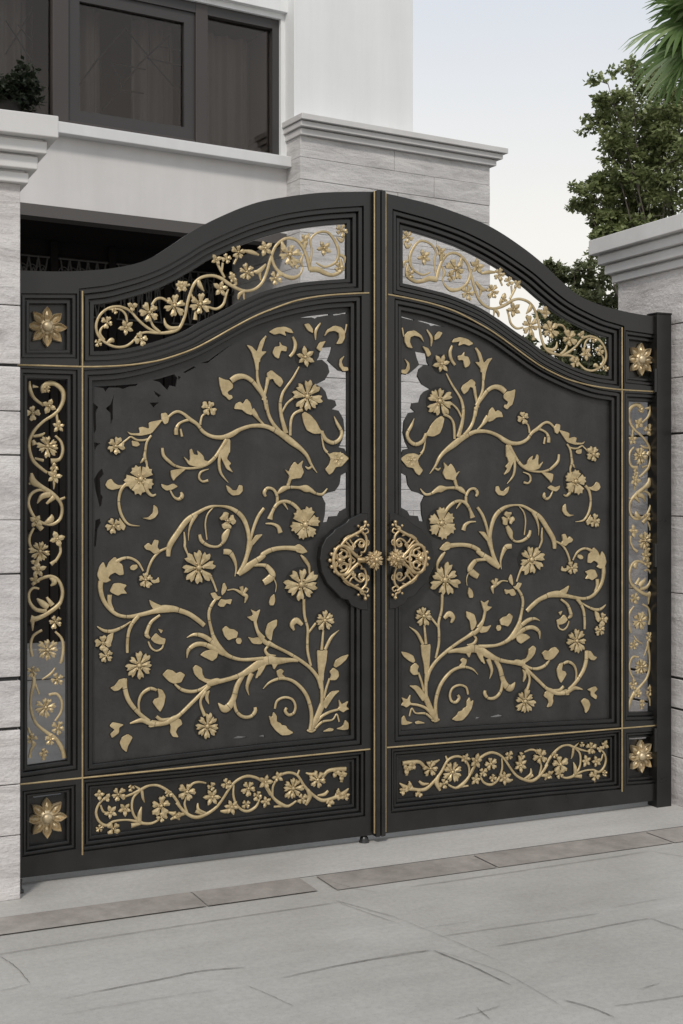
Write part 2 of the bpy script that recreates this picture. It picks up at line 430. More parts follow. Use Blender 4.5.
MAIN_S = [
 S('T1', (600, 395, 16), (640, 362, 20), 'T2', (60, 352, 22), (100, 370, 22), (140, 405, 30), (190, 440, 26), (230, 490, 26), (290, 522, 28), (360, 528, 34), (420, 510, 40), (480, 475, 30), (560, 450, 28), (640, 450, 32), 'T4', (80, 262, 34), (150, 300, 46), (215, 350, 48), (280, 400, 34), (325, 450, 26), (355, 510, 18), (395, 565, 5)),
 S('T4', (360, 522, 12), (335, 536, 18), (315, 522, 8)),
 S('T1', (490, 515, 16), (460, 560, 18), (448, 630, 20), 'T6', (445, 50, 24), (460, 100, 16), (455, 150, 14)),
 S('T6', (448, 40, 10), (430, 72, 18), (415, 90, 4)),
 S('T1', (470, 540, 14), (430, 548, 16), (390, 545, 16), (352, 525, 14), (330, 537, 12), (275, 582, 16)),
 S('T2', (140, 405, 22), (90, 420, 18), (60, 440, 20), (45, 475, 30), (45, 510, 30)), S('T2', (75, 470, 14), (85, 522, 18)),
 S('T2', (210, 442, 18), (215, 410, 16), (225, 380, 14), (255, 360, 14)),
 S('T2', (420, 142, 44), (460, 116, 46), (510, 112, 36), (560, 140, 32), (605, 195, 30), (645, 255, 28), (665, 340, 24), 'T4', (45, 70, 22), (60, 160, 24), (90, 225, 26), (135, 280, 30)),
 S('T5', (598, 470, 18), (605, 560, 22), (640, 640, 24), 'T2', (655, 262, 26)),
 S('T2', (560, 340, 46), (585, 372, 36), (610, 405, 20), (650, 445, 12)),
 S('T2', (390, 545, 34), (340, 620, 24), 'T7', (310, 50, 26), (265, 90, 26), (200, 118, 20), (110, 125, 18), (40, 108, 20), 'T6', (620, 85, 24), (575, 40, 24), 'T1', (565, 600, 20)),
 S('T7', (345, 25, 24), (338, 90, 22), (352, 160, 18), (402, 222, 4)),
 S('T7', (268, 130, 6), (215, 150, 16), (202, 190, 16), (225, 215, 16), (262, 208, 20)),
 S('T7', (5, 275, 12), (30, 320, 16), (62, 336, 24), (85, 315, 30), (78, 288, 16)),
 S('T6', (320, 230, 26), (285, 270, 24), (268, 340, 20), (275, 410, 22), (300, 470, 20), (340, 510, 16), (412, 520, 4)),
 S('T6', (448, 240, 30), (465, 285, 26), (495, 312, 20), (522, 303, 12)),
 S('U1', (605, 112, 30), 'T7', (0, 655, 42), (60, 560, 42), (120, 480, 40), (190, 430, 28), (270, 390, 22), (340, 383, 16), (410, 395, 26), (470, 430, 34), (510, 480, 34), (535, 550, 30), (545, 622, 30)),
 S('T7', (180, 440, 34), (148, 500, 22), (132, 560, 12), (130, 620, 4)), S('T7', (300, 392, 8), (260, 440, 12), (245, 510, 12), (256, 612, 10)), S('T7', (100, 560, 10), (105, 625, 18), 'U2', (105, 50, 18), (128, 105, 12)),
 S('T7', (205, 578, 22), (220, 622, 28), (270, 655, 22), (330, 660, 18), (365, 632, 24), (378, 590, 50), (405, 540, 26)),
 S('T7', (553, 620, 18), (572, 540, 22), (605, 455, 24), (645, 398, 22)),
 S('U2', (555, 5, 56), (532, 95, 32), (505, 175, 34), (470, 237, 36)),
 S('U2', (470, 237, 30), (520, 195, 54), (575, 155, 46), (640, 110, 36), 'T8', (20, 510, 34), (80, 478, 34), (150, 465, 32), (225, 466, 36), (285, 475, 46)),
 S('T8', (70, 268, 44), (85, 222, 24), (120, 165, 26), (170, 145, 24), (220, 160, 26), (265, 200, 26), (292, 250, 22)), S('T8', (160, 150, 22), (195, 202, 6)),
 S('T8', (120, 165, 22), (120, 110, 22), (95, 65, 20), (55, 55, 22), (32, 85, 26), (42, 112, 18)),
 S('T8', (125, 92, 16), (160, 62, 40), (200, 50, 26), (270, 52, 24), (315, 58, 54), (350, 70, 34), (385, 92, 20), (430, 97, 20), (465, 58, 8)),
 S('T4', (215, 590, 24), (195, 650, 24), 'T8', (185, 42, 24)),
 S('T8', (42, 298, 10), (90, 300, 18), (128, 322, 28), (142, 360, 36)),
 S('T8', (282, 512, 12), (310, 545, 28), (338, 590, 22), (342, 640, 12)),
 S('U2', (575, 172, 22), (640, 172, 26), 'T8', (55, 595, 36), (88, 640, 46), 'U3', (75, 55, 56), (28, 88, 46)), S('U3', (92, 45, 8), (115, 100, 8), (110, 152, 5)),
 S('U2', (265, 235, 32), (295, 280, 16), (322, 352, 14)),
 S('U2', (368, 80, 40), (410, 85, 42), (440, 130, 28), (456, 190, 16), (448, 250, 6)),
 S('U2', (322, 398, 20), (285, 450, 24), (268, 510, 22), (280, 590, 22), (300, 660, 24)), S('U2', (395, 345, 10), (440, 338, 12), (478, 355, 22), (500, 375, 14)), S('U2', (500, 372, 22), (525, 385, 28), (515, 430, 8)), S('U2', (500, 365, 18), (490, 318, 30)), S('U2', (505, 365, 20), (528, 330, 26)),
 S('U2', (580, 552, 18), (600, 620, 22), (642, 672, 32)),
 S('U1', (145, 280, 40), (142, 330, 36), (158, 400, 32), (195, 460, 30), (255, 510, 28), (330, 525, 26), (420, 510, 30), (500, 490, 36), (570, 472, 58), (640, 472, 48), 'U2', (60, 480, 40), (130, 505, 36), (190, 545, 36), (236, 584, 34)),
 S('U1', (248, 150, 30), (300, 125, 22), (350, 125, 20), (400, 155, 18), (435, 212, 12)), S('U1', (205, 375, 36), (205, 430, 28), (228, 480, 20)),
 S('U1', (605, 52, 18), (545, 80, 18), (500, 130, 18), (472, 190, 18), (462, 232, 14)),
 S('U1', (400, 520, 32), (360, 570, 28), (335, 630, 24), 'U4', (326, 160, 22), (326, 225, 20)),
 S('U4', (120, 45, 8), (170, 75, 24), (230, 75, 26), (300, 45, 18), (350, 12, 10)),
 S('U1', (548, 515, 18), (490, 560, 24), (462, 620, 28), 'U4', (458, 105, 32), (480, 125, 14)), S('U4', (470, 148, 12), (490, 192, 14), (525, 212, 14), (562, 195, 14), (575, 158, 14)),
 S('U4', (305, 402, 42), (310, 470, 36), (330, 540, 34), (370, 600, 32), (420, 652, 30), 'U7', (475, 352, 30)),
 S('U7', (345, 368, 10), (390, 352, 26), (430, 345, 34), (500, 370, 34), (580, 365, 34), (640, 335, 40), 'U5', (68, 650, 28), (140, 580, 28), (210, 510, 28), (270, 450, 34)),
 S('U7', (525, 318, 24), (560, 342, 26), (620, 335, 20)),
 S('U5', (255, 440, 48), (320, 420, 48), (350, 418, 34), (420, 400, 32), (490, 375, 38), (560, 335, 56), (620, 295, 62), (683, 275, 66), 'U6', (120, 76, 56), (200, 70, 34), (262, 72, 26)),
 S('U5', (35, 438, 14), (80, 475, 26), (140, 490, 26), (200, 480, 22), (262, 445, 20)),
 S('U5', (248, 488, 30), (215, 540, 20), (215, 590, 20), (240, 655, 26)),
 S('U5', (500, 380, 34), (462, 450, 38), (440, 530, 42), (410, 588, 54), (372, 608, 56), (334, 570, 8)), S('U5', (440, 545, 22), (455, 620, 24), (500, 662, 26), (555, 660, 24), (585, 625, 28), (584, 598, 22)), S('U5', (560, 365, 40), (535, 430, 28), (530, 470, 20), (545, 517, 4)),
 S('U5', (118, 122, 4), (170, 100, 24), (230, 110, 34), (290, 150, 34), (330, 195, 40)), S('U5', (120, 262, 6), (130, 205, 26), (180, 168, 34), (240, 168, 34), (310, 200, 40), (370, 235, 30)),
 S('U5', (272, 0, 18), (285, 70, 20), (305, 130, 34), (340, 195, 48), (400, 245, 32), (480, 270, 24), (560, 270, 26), (640, 262, 26)),
 S('U5', (583, 0, 20), (602, 80, 24), (640, 140, 34), (683, 170, 34), 'U3', (60, 500, 38), (110, 525, 26), (200, 570, 24), (280, 620, 26), (350, 675, 26), 'U6', (400, 195, 28), (420, 262, 26)),
 S('U3', (58, 522, 16), (40, 550, 20), (62, 582, 24), (112, 585, 8)),
 S('U3', (303, 200, 22), (308, 310, 20), (330, 400, 20), (328, 480, 20), (330, 560, 20), (352, 655, 18)), S('U3', (335, 430, 16), (385, 365, 18)), S('U3', (290, 375, 26), (252, 345, 44), (222, 375, 36), (236, 412, 16)),
 S('U3', (437, 410, 14), (425, 545, 22)), S('U3', (545, 412, 4), (490, 462, 22), (448, 545, 24)),
 S('U6', (420, 200, 30), (427, 300, 26), (425, 375, 28)), S('U6', (480, 195, 16), (455, 270, 18), (440, 332, 18)),
 S('U6', (432, 368, 46), (402, 440, 44), (370, 510, 40), (350, 548, 38)), S('U6', (325, 550, 14), (355, 558, 20), (384, 545, 14)),
 S('U6', (372, 525, 22), (420, 460, 22), (480, 425, 20), (540, 408, 16)), S('U6', (380, 538, 18), (430, 492, 18), (500, 478, 12), (528, 440, 12), (545, 492, 12)),
 S('U6', (25, 268, 4), (70, 222, 16), (140, 196, 22), (210, 205, 24), (270, 245, 26), (320, 310, 28), (350, 400, 28), (355, 480, 28), (345, 548, 26)),
 S('U6', (105, 402, 16), (120, 350, 18), (170, 325, 18), (222, 338, 18), (245, 382, 18), (235, 430, 20), (200, 445, 22), (176, 420, 24), (185, 396, 20)),
 S('T3', (45, 245, 14), (12, 310, 18), 'T5', (608, 420, 24)), S('T3', (228, 250, 16), (245, 300, 26), (235, 350, 24), (207, 387, 22)),
 S('T3', (25, 683, 22), (45, 600, 22), (58, 530, 30)), S('T3', (272, 455, 10), (230, 530, 16), (180, 600, 18), 'T4', (155, 30, 22), (142, 100, 24), (152, 190, 28), (182, 295, 36)), S('T4', (155, 150, 14), (190, 90, 16), (245, 45, 14)),
 S('T4', (292, 135, 26), (240, 160, 18), (215, 210, 20), (210, 310, 20)), S('T4', (425, 285, 26), (450, 335, 30), (500, 360, 30), (545, 338, 28), (562, 290, 26), (532, 230, 22), (510, 178, 5)), S('T4', (425, 300, 12), (440, 390, 14), (462, 425, 22)),
 S('T3', (385, 272, 8), (385, 210, 22), (418, 156, 10)), S('T3', (585, 225, 10), (597, 165, 14)),
 S('U4', (410, 640, 16), (404, 570, 18), (425, 508, 22), (480, 470, 26), (525, 480, 20)),
]
MAIN_G = [
 G('T1', (570, 405), (470, 425), (475, 470), (430, 455), (403, 462), (412, 500), (350, 500), (322, 487), (345, 512), (420, 518), (490, 502), (530, 455)),
 G('T1', (355, 550), (400, 558), (412, 580), (390, 592), (360, 587)), G('T1', (555, 365), (590, 358), (612, 395), (602, 430), (580, 440), (558, 406)),
 G('T2', (335, 115), (372, 132), (405, 138), (432, 165), (432, 192), (395, 218), (402, 236), (425, 240), (430, 260), (405, 275), (385, 252), (362, 236), (350, 200), (342, 172)),
 G('T5', (525, 305), (560, 315), (588, 345), (597, 350), (620, 280), (660, 238), (645, 290), (625, 350), (665, 350), (625, 390), (608, 430), (607, 482), (590, 482), (580, 420), (558, 352)),
 G('T2', (440, 335), (450, 300), (480, 283), (500, 300), (525, 263), (550, 290), (562, 330), (562, 378), (525, 366), (495, 340), (470, 336)),
 G('T2', (372, 540), (414, 540), (412, 630), 'T7', (405, 20), (390, 60), (420, 92), (403, 108), (434, 156), (388, 130), (360, 72), (345, 40), (340, 10)),
 G('T7', (92, 42), (135, 78), (140, 55), (135, 0), (150, -10), (165, 30), (195, 35), (185, 2), (208, 18), (230, 42), (236, 70), (268, 78), (240, 112), (190, 118), (130, 102)),
 G('T7', (5, 140), (60, 130), (112, 128), (70, 165), (42, 188), (25, 212), (10, 182)), G('T6', (555, 230), (600, 245), (640, 228), (672, 250), (630, 272), (590, 278), (563, 256)),
 G('T7', (385, 240), (410, 253), (432, 276), (460, 275), (475, 238), (497, 243), (500, 280), (475, 307), (430, 312), (398, 286)),
 G('T6', (175, 240), (190, 208), (215, 196), (236, 225), (262, 240), (305, 238), (270, 263), (220, 274), (190, 262)),
 G('T6', (425, 465), (470, 460), (500, 430), (505, 373), (530, 393), (537, 430), (515, 462), (480, 478)), G('T6', (270, 460), (290, 488), (315, 520), (300, 552), (272, 530)),
 G('T7', (560, 622), (590, 580), (637, 575), (603, 612), (565, 655)), G('U3', (65, 222), (75, 187), (100, 163), (106, 210), (95, 242), (70, 242)),
 G('T8', (235, 455), (268, 436), (300, 458), (328, 492), (290, 504), (250, 492)), G('T4', (170, 540), (198, 560), (215, 520), (240, 488), (260, 513), (298, 478), (286, 520), (302, 560), (280, 602), (245, 605), (213, 612), (188, 642), (205, 590)),
 G('U2', (278, 365), (312, 358), (328, 384), (355, 388), (330, 412), (300, 405)), G('U2', (353, 360), (364, 300), (376, 293), (392, 330), (380, 357), (358, 380)), G('U2', (328, 445), (350, 403), (385, 410), (427, 403), (415, 442), (388, 432), (370, 457), (345, 457)),
 G('U2', (528, 527), (560, 520), (570, 510), (553, 473), (590, 492), (620, 473), (605, 520), (592, 562), (560, 552)),
 G('U1', (473, 408), (520, 433), (562, 450), (562, 492), (508, 482), (485, 447)),
 G('U1', (118, 240), (135, 180), (162, 148), (180, 195), (200, 150), (242, 113), (265, 150), (292, 170), (302, 237), (270, 242), (240, 222), (207, 240), (195, 260), (214, 275), (180, 292), (138, 287)),
 G('U1', (205, 350), (230, 298), (270, 293), (322, 308), (300, 335), (324, 367), (285, 367), (260, 382), (218, 362)), G('U1', (343, 188), (362, 170), (392, 168), (395, 190), (370, 208), (348, 204)),
 G('U1', (438, 45), (470, 18), (490, 40), (510, -2), (540, 3), (530, 50), (552, 77), (510, 97), (480, 72), (453, 66)), G('U1', (478, 268), (520, 275), (540, 252), (547, 290), (500, 298)),
 G('U4', (232, 80), (225, 130), (210, 172), (178, 152), (190, 108)), G('U4', (485, 132), (520, 88), (555, 120), (588, 128), (580, 167), (540, 167), (508, 156)), G('U4', (535, 60), (570, 70), (555, 95)),
 G('U4', (208, 465), (240, 450), (270, 408), (310, 398), (327, 415), (300, 452), (265, 482), (235, 487)), G('U4', (530, 468), (565, 478), (587, 520), (575, 582), (550, 630), (528, 606), (498, 565), (510, 543), (542, 530)),
 G('U6', (80, 90), (130, 85), (98, 138)), G('U6', (0, 110), (45, 100), (-15, 190), (-30, 195)), G('U5', (600, 330), (662, 298), (640, 342), (610, 388)),
 G('U8', (-5, 355), (40, 325), (77, 340), (87, 372), (55, 395), (42, 425), (62, 462), (20, 458), (3, 425), (8, 390)), G('U7', (468, 395), (490, 343), (540, 350), (600, 358), (560, 382)), G('U7', (273, 500), (290, 460), (330, 438), (362, 460), (347, 490), (330, 520), (320, 564), (290, 540)),
 G('U7', (203, 385), (225, 358), (265, 365), (302, 375), (270, 395), (268, 430), (220, 467), (208, 440), (240, 410)),
 G('U5', (-50, 375), (-15, 338), (20, 345), (45, 366), (75, 354), (105, 375), (90, 402), (78, 427), (30, 437), (0, 425), (-25, 402)),
 G('U5', (158, 330), (180, 306), (220, 330), (224, 370), (240, 400), (285, 408), (290, 432), (250, 432), (200, 405), (168, 370)), G('U5', (243, 500), (275, 478), (262, 522), (270, 582), (243, 545)),
 G('U5', (208, 240), (240, 213), (280, 203), (332, 213), (322, 257), (290, 282), (260, 267), (235, 255)), G('U5', (358, 65), (385, 40), (407, 60), (440, 65), (467, 85), (457, 122), (430, 127), (400, 140), (373, 110)), G('U5', (452, 140), (462, 122), (486, 124), (494, 145), (482, 166), (460, 162)),
 G('U5', (533, 115), (570, 125), (607, 118), (645, 140), (622, 167), (568, 164)), G('U3', (38, 430), (55, 368), (90, 348), (120, 338), (117, 382), (92, 412), (80, 487), (50, 462)),
 G('U3', (392, 548), (425, 552), (464, 543), (457, 620), 'U6', (440, 150), (436, 217), (406, 207), (398, 110)), G('U6', (505, 110), (520, 70), (560, 45), (610, 30), (592, 65), (555, 100), (520, 122)),
 G('U6', (478, 150), (505, 120), (537, 145), (542, 180), (520, 207), (478, 207), (490, 175)), G('U6', (428, 372), (450, 328), (490, 283), (548, 277), (510, 312), (480, 357), (450, 405)),
 G('U6', (530, 405), (545, 388), (540, 338), (562, 373), (607, 348), (590, 385), (612, 405), (590, 412), (570, 428)), G('U6', (522, 540), (570, 520), (585, 478), (607, 500), (607, 542), (570, 548)), G('U6', (428, 560), (480, 533), (507, 540), (500, 555)),
 G('U6', (116, 145), (145, 128), (167, 145), (152, 165), (178, 187), (130, 190), (120, 170)), G('U6', (63, 450), (85, 460), (95, 423), (117, 450), (117, 490), (142, 500), (150, 513), (180, 518), (192, 540), (232, 565), (200, 582), (150, 585), (110, 552), (78, 510)),
 G('T3', (63, 217), (110, 188), (170, 180), (215, 198), (232, 227), (200, 222), (170, 212), (182, 247), (140, 227), (100, 237)), G('T3', (88, 360), (105, 318), (138, 315), (135, 283), (152, 308), (187, 320), (182, 352), (145, 345), (130, 402), (103, 387)),
 G('T3', (48, 500), (80, 478), (112, 505), (147, 530), (162, 560), (140, 597), (108, 570), (90, 537), (58, 547)), G('T3', (303, 165), (335, 158), (362, 195), (364, 227), (328, 207)),
 G('T3', (440, 250), (460, 203), (510, 173), (557, 185), (582, 215), (582, 260), (562, 297), (523, 302), (545, 260), (540, 225), (510, 210), (470, 217)), G('T3', (388, 330), (410, 288), (452, 278), (432, 312), (415, 352)), G('T3', (582, 378), (560, 420), (572, 455), (603, 458), (607, 482), (570, 487), (543, 450), (548, 405)),
 G('T4', (288, 165), (310, 148), (347, 170), (387, 215), (417, 275), (442, 280), (420, 297), (370, 300), (323, 275), (303, 230)),
 G('T4', (438, 398), (475, 438), (510, 423), (560, 428), (612, 465), (587, 492), (560, 522), (520, 527), (500, 562), (475, 580), (448, 542), (475, 510), (488, 470)),
]
MAIN_F = [('T1', 245, 588, 68, 5, 'daisy'), ('T2', 268, 328, 56, 4, 'daisy'), ('T6', 415, 198, 112, 5, 'tooth'), ('T6', 232, 518, 60, 5, 'daisy'), ('T8', 312, 305, 116, 6, 'tooth'),
          ('U2', 198, 190, 120, 8, 'daisy'), ('U1', 450, 272, 58, 5, 'daisy'), ('U4', 158, 158, 56, 4, 'daisy'), ('U4', 180, 245, 54, 5, 'daisy'), ('U4', 405, 312, 96, 8, 'daisy'),
          ('U8', 255, 385, 94, 8, 'daisy'), ('U3', 285, 100, 124, 8, 'daisy'), ('U3', 445, 345, 72, 7, 'daisy'), ('T3', 310, 390, 72, 6, 'star'), ('T4', 325, 45, 108, 8, 'daisy'), ('T7', 395, 483, 62, 3, 'daisy'), ('T4', 535, 470, 50, 6, 'daisy')]

TOP_S = [
 S('A', (300, 335, 14), (240, 315, 14), (170, 325, 16), (110, 370, 16), (80, 440, 16), (92, 510, 16), (140, 560, 16), (210, 592, 16), (280, 588, 16), (330, 555, 14), (370, 510, 14), (420, 492, 14), (480, 496, 16), (540, 497, 18), (600, 487, 22), (650, 460, 20), 'B', (105, 655, 18), (120, 580, 18), (142, 500, 18), (172, 430, 18), (220, 390, 18), (290, 378, 18), (350, 395, 20), (400, 430, 22), (460, 465, 20), (520, 483, 18), (580, 472, 18), 'C', (15, 500, 18), (48, 430, 18), (78, 330, 18), (112, 245, 18), (180, 192, 18), (250, 202, 18), (300, 258, 20), (330, 335, 22), (348, 410, 24)),
 S('A', (240, 318, 10), (310, 345, 14), (370, 410, 16), (430, 460, 16), (495, 496, 14)), S('A', (135, 545, 16), (105, 500, 16), (120, 460, 12), (150, 440, 10)), S('A', (165, 335, 10), (240, 335, 12), (280, 370, 14), (292, 425, 12)),
 S('A', (448, 400, 12), (470, 450, 16), (515, 492, 18)), S('A', (460, 305, 14), (490, 266, 16), (530, 260, 16), (575, 284, 14)), S('A', (545, 395, 6), (555, 440, 20), (592, 465, 24), (655, 456, 14)), S('A', (150, 570, 14), (185, 545, 28), (200, 560, 10)),
 S('B', (200, 398, 10), (205, 440, 30), (238, 485, 6)), S('B', (265, 592, 14), (320, 606, 16), (368, 575, 16), (386, 515, 14), (402, 470, 12)), S('B', (378, 392, 14), (345, 330, 16), (322, 282, 14)), S('B', (358, 352, 12), (365, 290, 14)), S('B', (440, 300, 12), (470, 240, 14)), S('B', (500, 208, 14), (560, 218, 26), (612, 237, 12)), S('B', (440, 445, 14), (455, 430, 18), (425, 370, 26), (418, 350, 5)),
 S('B', (570, 350, 10), (610, 350, 30), (660, 300, 12)), S('B', (615, 360, 22), (625, 410, 8)), S('B', (520, 480, 16), (480, 505, 22), (470, 540, 10)), S('B', (505, 485, 18), (512, 545, 8)), S('B', (140, 440, 14), (85, 450, 18)), S('B', (145, 495, 12), (165, 540, 10)), S('B', (180, 620, 14), (175, 680, 26)),
 S('C', (112, 245, 16), (85, 310, 18), (108, 390, 20), (160, 440, 22), (230, 462, 26), (280, 435, 14), (300, 390, 8)), S('C', (345, 380, 14), (360, 280, 12), (350, 200, 14), (400, 152, 14), (470, 152, 16), (522, 220, 18), (542, 290, 20), (522, 355, 16), (450, 386, 14), (390, 358, 10)), S('C', (345, 405, 34), (400, 405, 34), (450, 430, 28), (505, 442, 22), (560, 405, 28), (555, 330, 14)), S('C', (150, 200, 10), (160, 250, 26), (150, 290, 8)), S('C', (530, 180, 10), (560, 210, 24), (580, 170, 10)), S('C', (310, 260, 20), (315, 200, 30), (345, 155, 8)), S('C', (300, 300, 8), (285, 350, 20), (300, 390, 6)), S('C', (540, 300, 14), (580, 320, 20), (585, 360, 8)),
]
TOP_F = [('A', 152, 425, 46, 4, 'daisy'), ('A', 282, 462, 60, 5, 'star'), ('A', 92, 565, 30, 4, 'daisy'), ('A', 325, 315, 42, 3, 'star'), ('A', 440, 358, 72, 5, 'daisy'), ('A', 612, 312, 80, 6, 'daisy'), ('A', 385, 540, 52, 4, 'daisy'), ('A', 655, 180, 48, 4, 'star'), ('A', 205, 345, 24, 3, 'daisy'),
         ('B', 82, 452, 50, 4, 'star'), ('B', 208, 575, 84, 6, 'daisy'), ('B', 348, 468, 62, 5, 'star'), ('B', 318, 272, 44, 4, 'star'), ('B', 388, 262, 42, 4, 'daisy'), ('B', 468, 218, 54, 5, 'daisy'), ('B', 525, 355, 62, 6, 'daisy'), ('B', 430, 400, 36, 4, 'star'), ('B', 652, 192, 62, 5, 'star'),
         ('C', 205, 305, 84, 6, 'daisy'), ('C', 108, 465, 56, 5, 'daisy'), ('C', 440, 260, 62, 5, 'star'), ('C', 560, 140, 46, 5, 'daisy'), ('C', 310, 200, 40, 4, 'star'), ('C', 240, 365, 40, 4, 'daisy'), ('C', 545, 395, 40, 4, 'daisy')]

SIDE_S = [
 S('D1', (298, 155, 20), (295, 120, 26), (330, 92, 32), (380, 95, 26), (430, 140, 26), (436, 200, 24), (412, 260, 20), (370, 305, 18), (300, 350, 16), (240, 410, 18), (205, 480, 18), (205, 550, 18), (230, 620, 20), (280, 668, 18), 'D2', (325, 52, 16)),
 S('D1', (205, 75, 10), (210, 140, 22), (240, 195, 18), (302, 242, 14)), S('D1', (225, 110, 22), (265, 115, 6)), S('D1', (230, 452, 14), (280, 445, 18), (310, 428, 8)), S('D1', (380, 448, 12), (420, 490, 16), (432, 550, 18), (410, 608, 18), (350, 622, 30)), S('D1', (240, 602, 12), (300, 618, 18)), S('D1', (225, 480, 20), (240, 510, 30)), S('D1', (390, 300, 14), (400, 380, 16)),
 S('D2', (218, 55, 14), (228, 110, 40), (280, 145, 26), (350, 190, 26), (405, 240, 20), (428, 300, 18), (412, 370, 18), (362, 405, 18), (300, 398, 16), (258, 372, 12)), S('D2', (200, 130, 10), (225, 115, 24)), S('D2', (332, 180, 16), (270, 170, 16), (215, 200, 18), (196, 260, 18), (215, 320, 18), (245, 368, 16)), S('D2', (345, 200, 34), (290, 215, 30), (258, 262, 6)), S('D2', (370, 220, 30), (320, 265, 12)), S('D2', (410, 238, 16), (448, 222, 14)), S('D2', (310, 398, 16), (350, 372, 36), (358, 338, 8)), S('D2', (235, 430, 12), (205, 490, 16), (205, 540, 16), (232, 582, 14)), S('D2', (250, 400, 24), (290, 440, 30)), S('D2', (412, 545, 14), (415, 600, 16), (380, 662, 16)), S('D2', (355, 20, 12), (372, 120, 14), (370, 165, 5)),
 S('D3', (222, 170, 18), (280, 130, 18), (350, 112, 18), (402, 140, 18), (430, 210, 20), (420, 280, 20), (388, 322, 24), (320, 370, 24), (250, 402, 28), (212, 400, 40)), S('D3', (225, 410, 26), (226, 485, 6)), S('D3', (270, 198, 12), (230, 192, 14), (200, 230, 16), (206, 290, 18), (250, 340, 22), (320, 350, 24)), S('D3', (330, 325, 34), (290, 295, 34), (255, 265, 10)), S('D3', (360, 310, 30), (322, 255, 12)), S('D3', (340, 115, 12), (375, 150, 30), (350, 178, 8)), S('D3', (405, 300, 14), (410, 335, 8)), S('D3', (290, 480, 14), (230, 520, 16), (212, 590, 16), (222, 660, 16)), S('D3', (380, 490, 12), (425, 540, 16), (435, 610, 18), (425, 683, 18), 'D4', (415, 60, 14)), S('D3', (390, 0, 14), (350, 30, 24)),
 S('D4', (290, 170, 8), (350, 130, 14), (380, 90, 8)), S('D4', (215, 110, 10), (235, 180, 22), (215, 280, 16), (216, 380, 16), (250, 470, 18), (320, 530, 20), (380, 572, 24), (425, 640, 26), (442, 705, 24)), S('D4', (335, 275, 16), (390, 268, 16), (425, 320, 16), (420, 390, 14), (380, 452, 12)), S('D4', (245, 605, 16), (215, 650, 16), (205, 705, 16)), S('D4', (230, 170, 16), (270, 270, 10)), S('D4', (370, 560, 16), (320, 570, 24)), S('D4', (195, 500, 12), (220, 570, 16)), S('D4', (300, 640, 14), (300, 720, 18)),
]
SIDE_F = [('D1', 320, 130, 28, 4, 'daisy'), ('D1', 338, 245, 58, 4, 'star'), ('D1', 225, 292, 56, 4, 'daisy'), ('D1', 402, 385, 50, 5, 'star'), ('D1', 325, 520, 78, 8, 'daisy'), ('D1', 370, 665, 36, 3, 'star'), ('D2', 372, 78, 60, 5, 'star'), ('D2', 245, 388, 50, 4, 'star'), ('D2', 275, 590, 76, 8, 'daisy'), ('D2', 392, 505, 56, 4, 'star'), ('D2', 245, 668, 36, 3, 'star'),
          ('D3', 262, 68, 60, 5, 'star'), ('D3', 238, 140, 40, 4, 'star'), ('D3', 380, 422, 52, 5, 'daisy'), ('D3', 325, 615, 78, 8, 'daisy'), ('D4', 225, 112, 46, 5, 'daisy'), ('D4', 390, 168, 46, 5, 'daisy'), ('D4', 312, 358, 72, 8, 'daisy'), ('D4', 395, 500, 50, 5, 'daisy'), ('D4', 215, 575, 48, 5, 'daisy'), ('D4', 345, 580, 44, 5, 'daisy'), ('D4', 300, 668, 34, 4, 'daisy')]

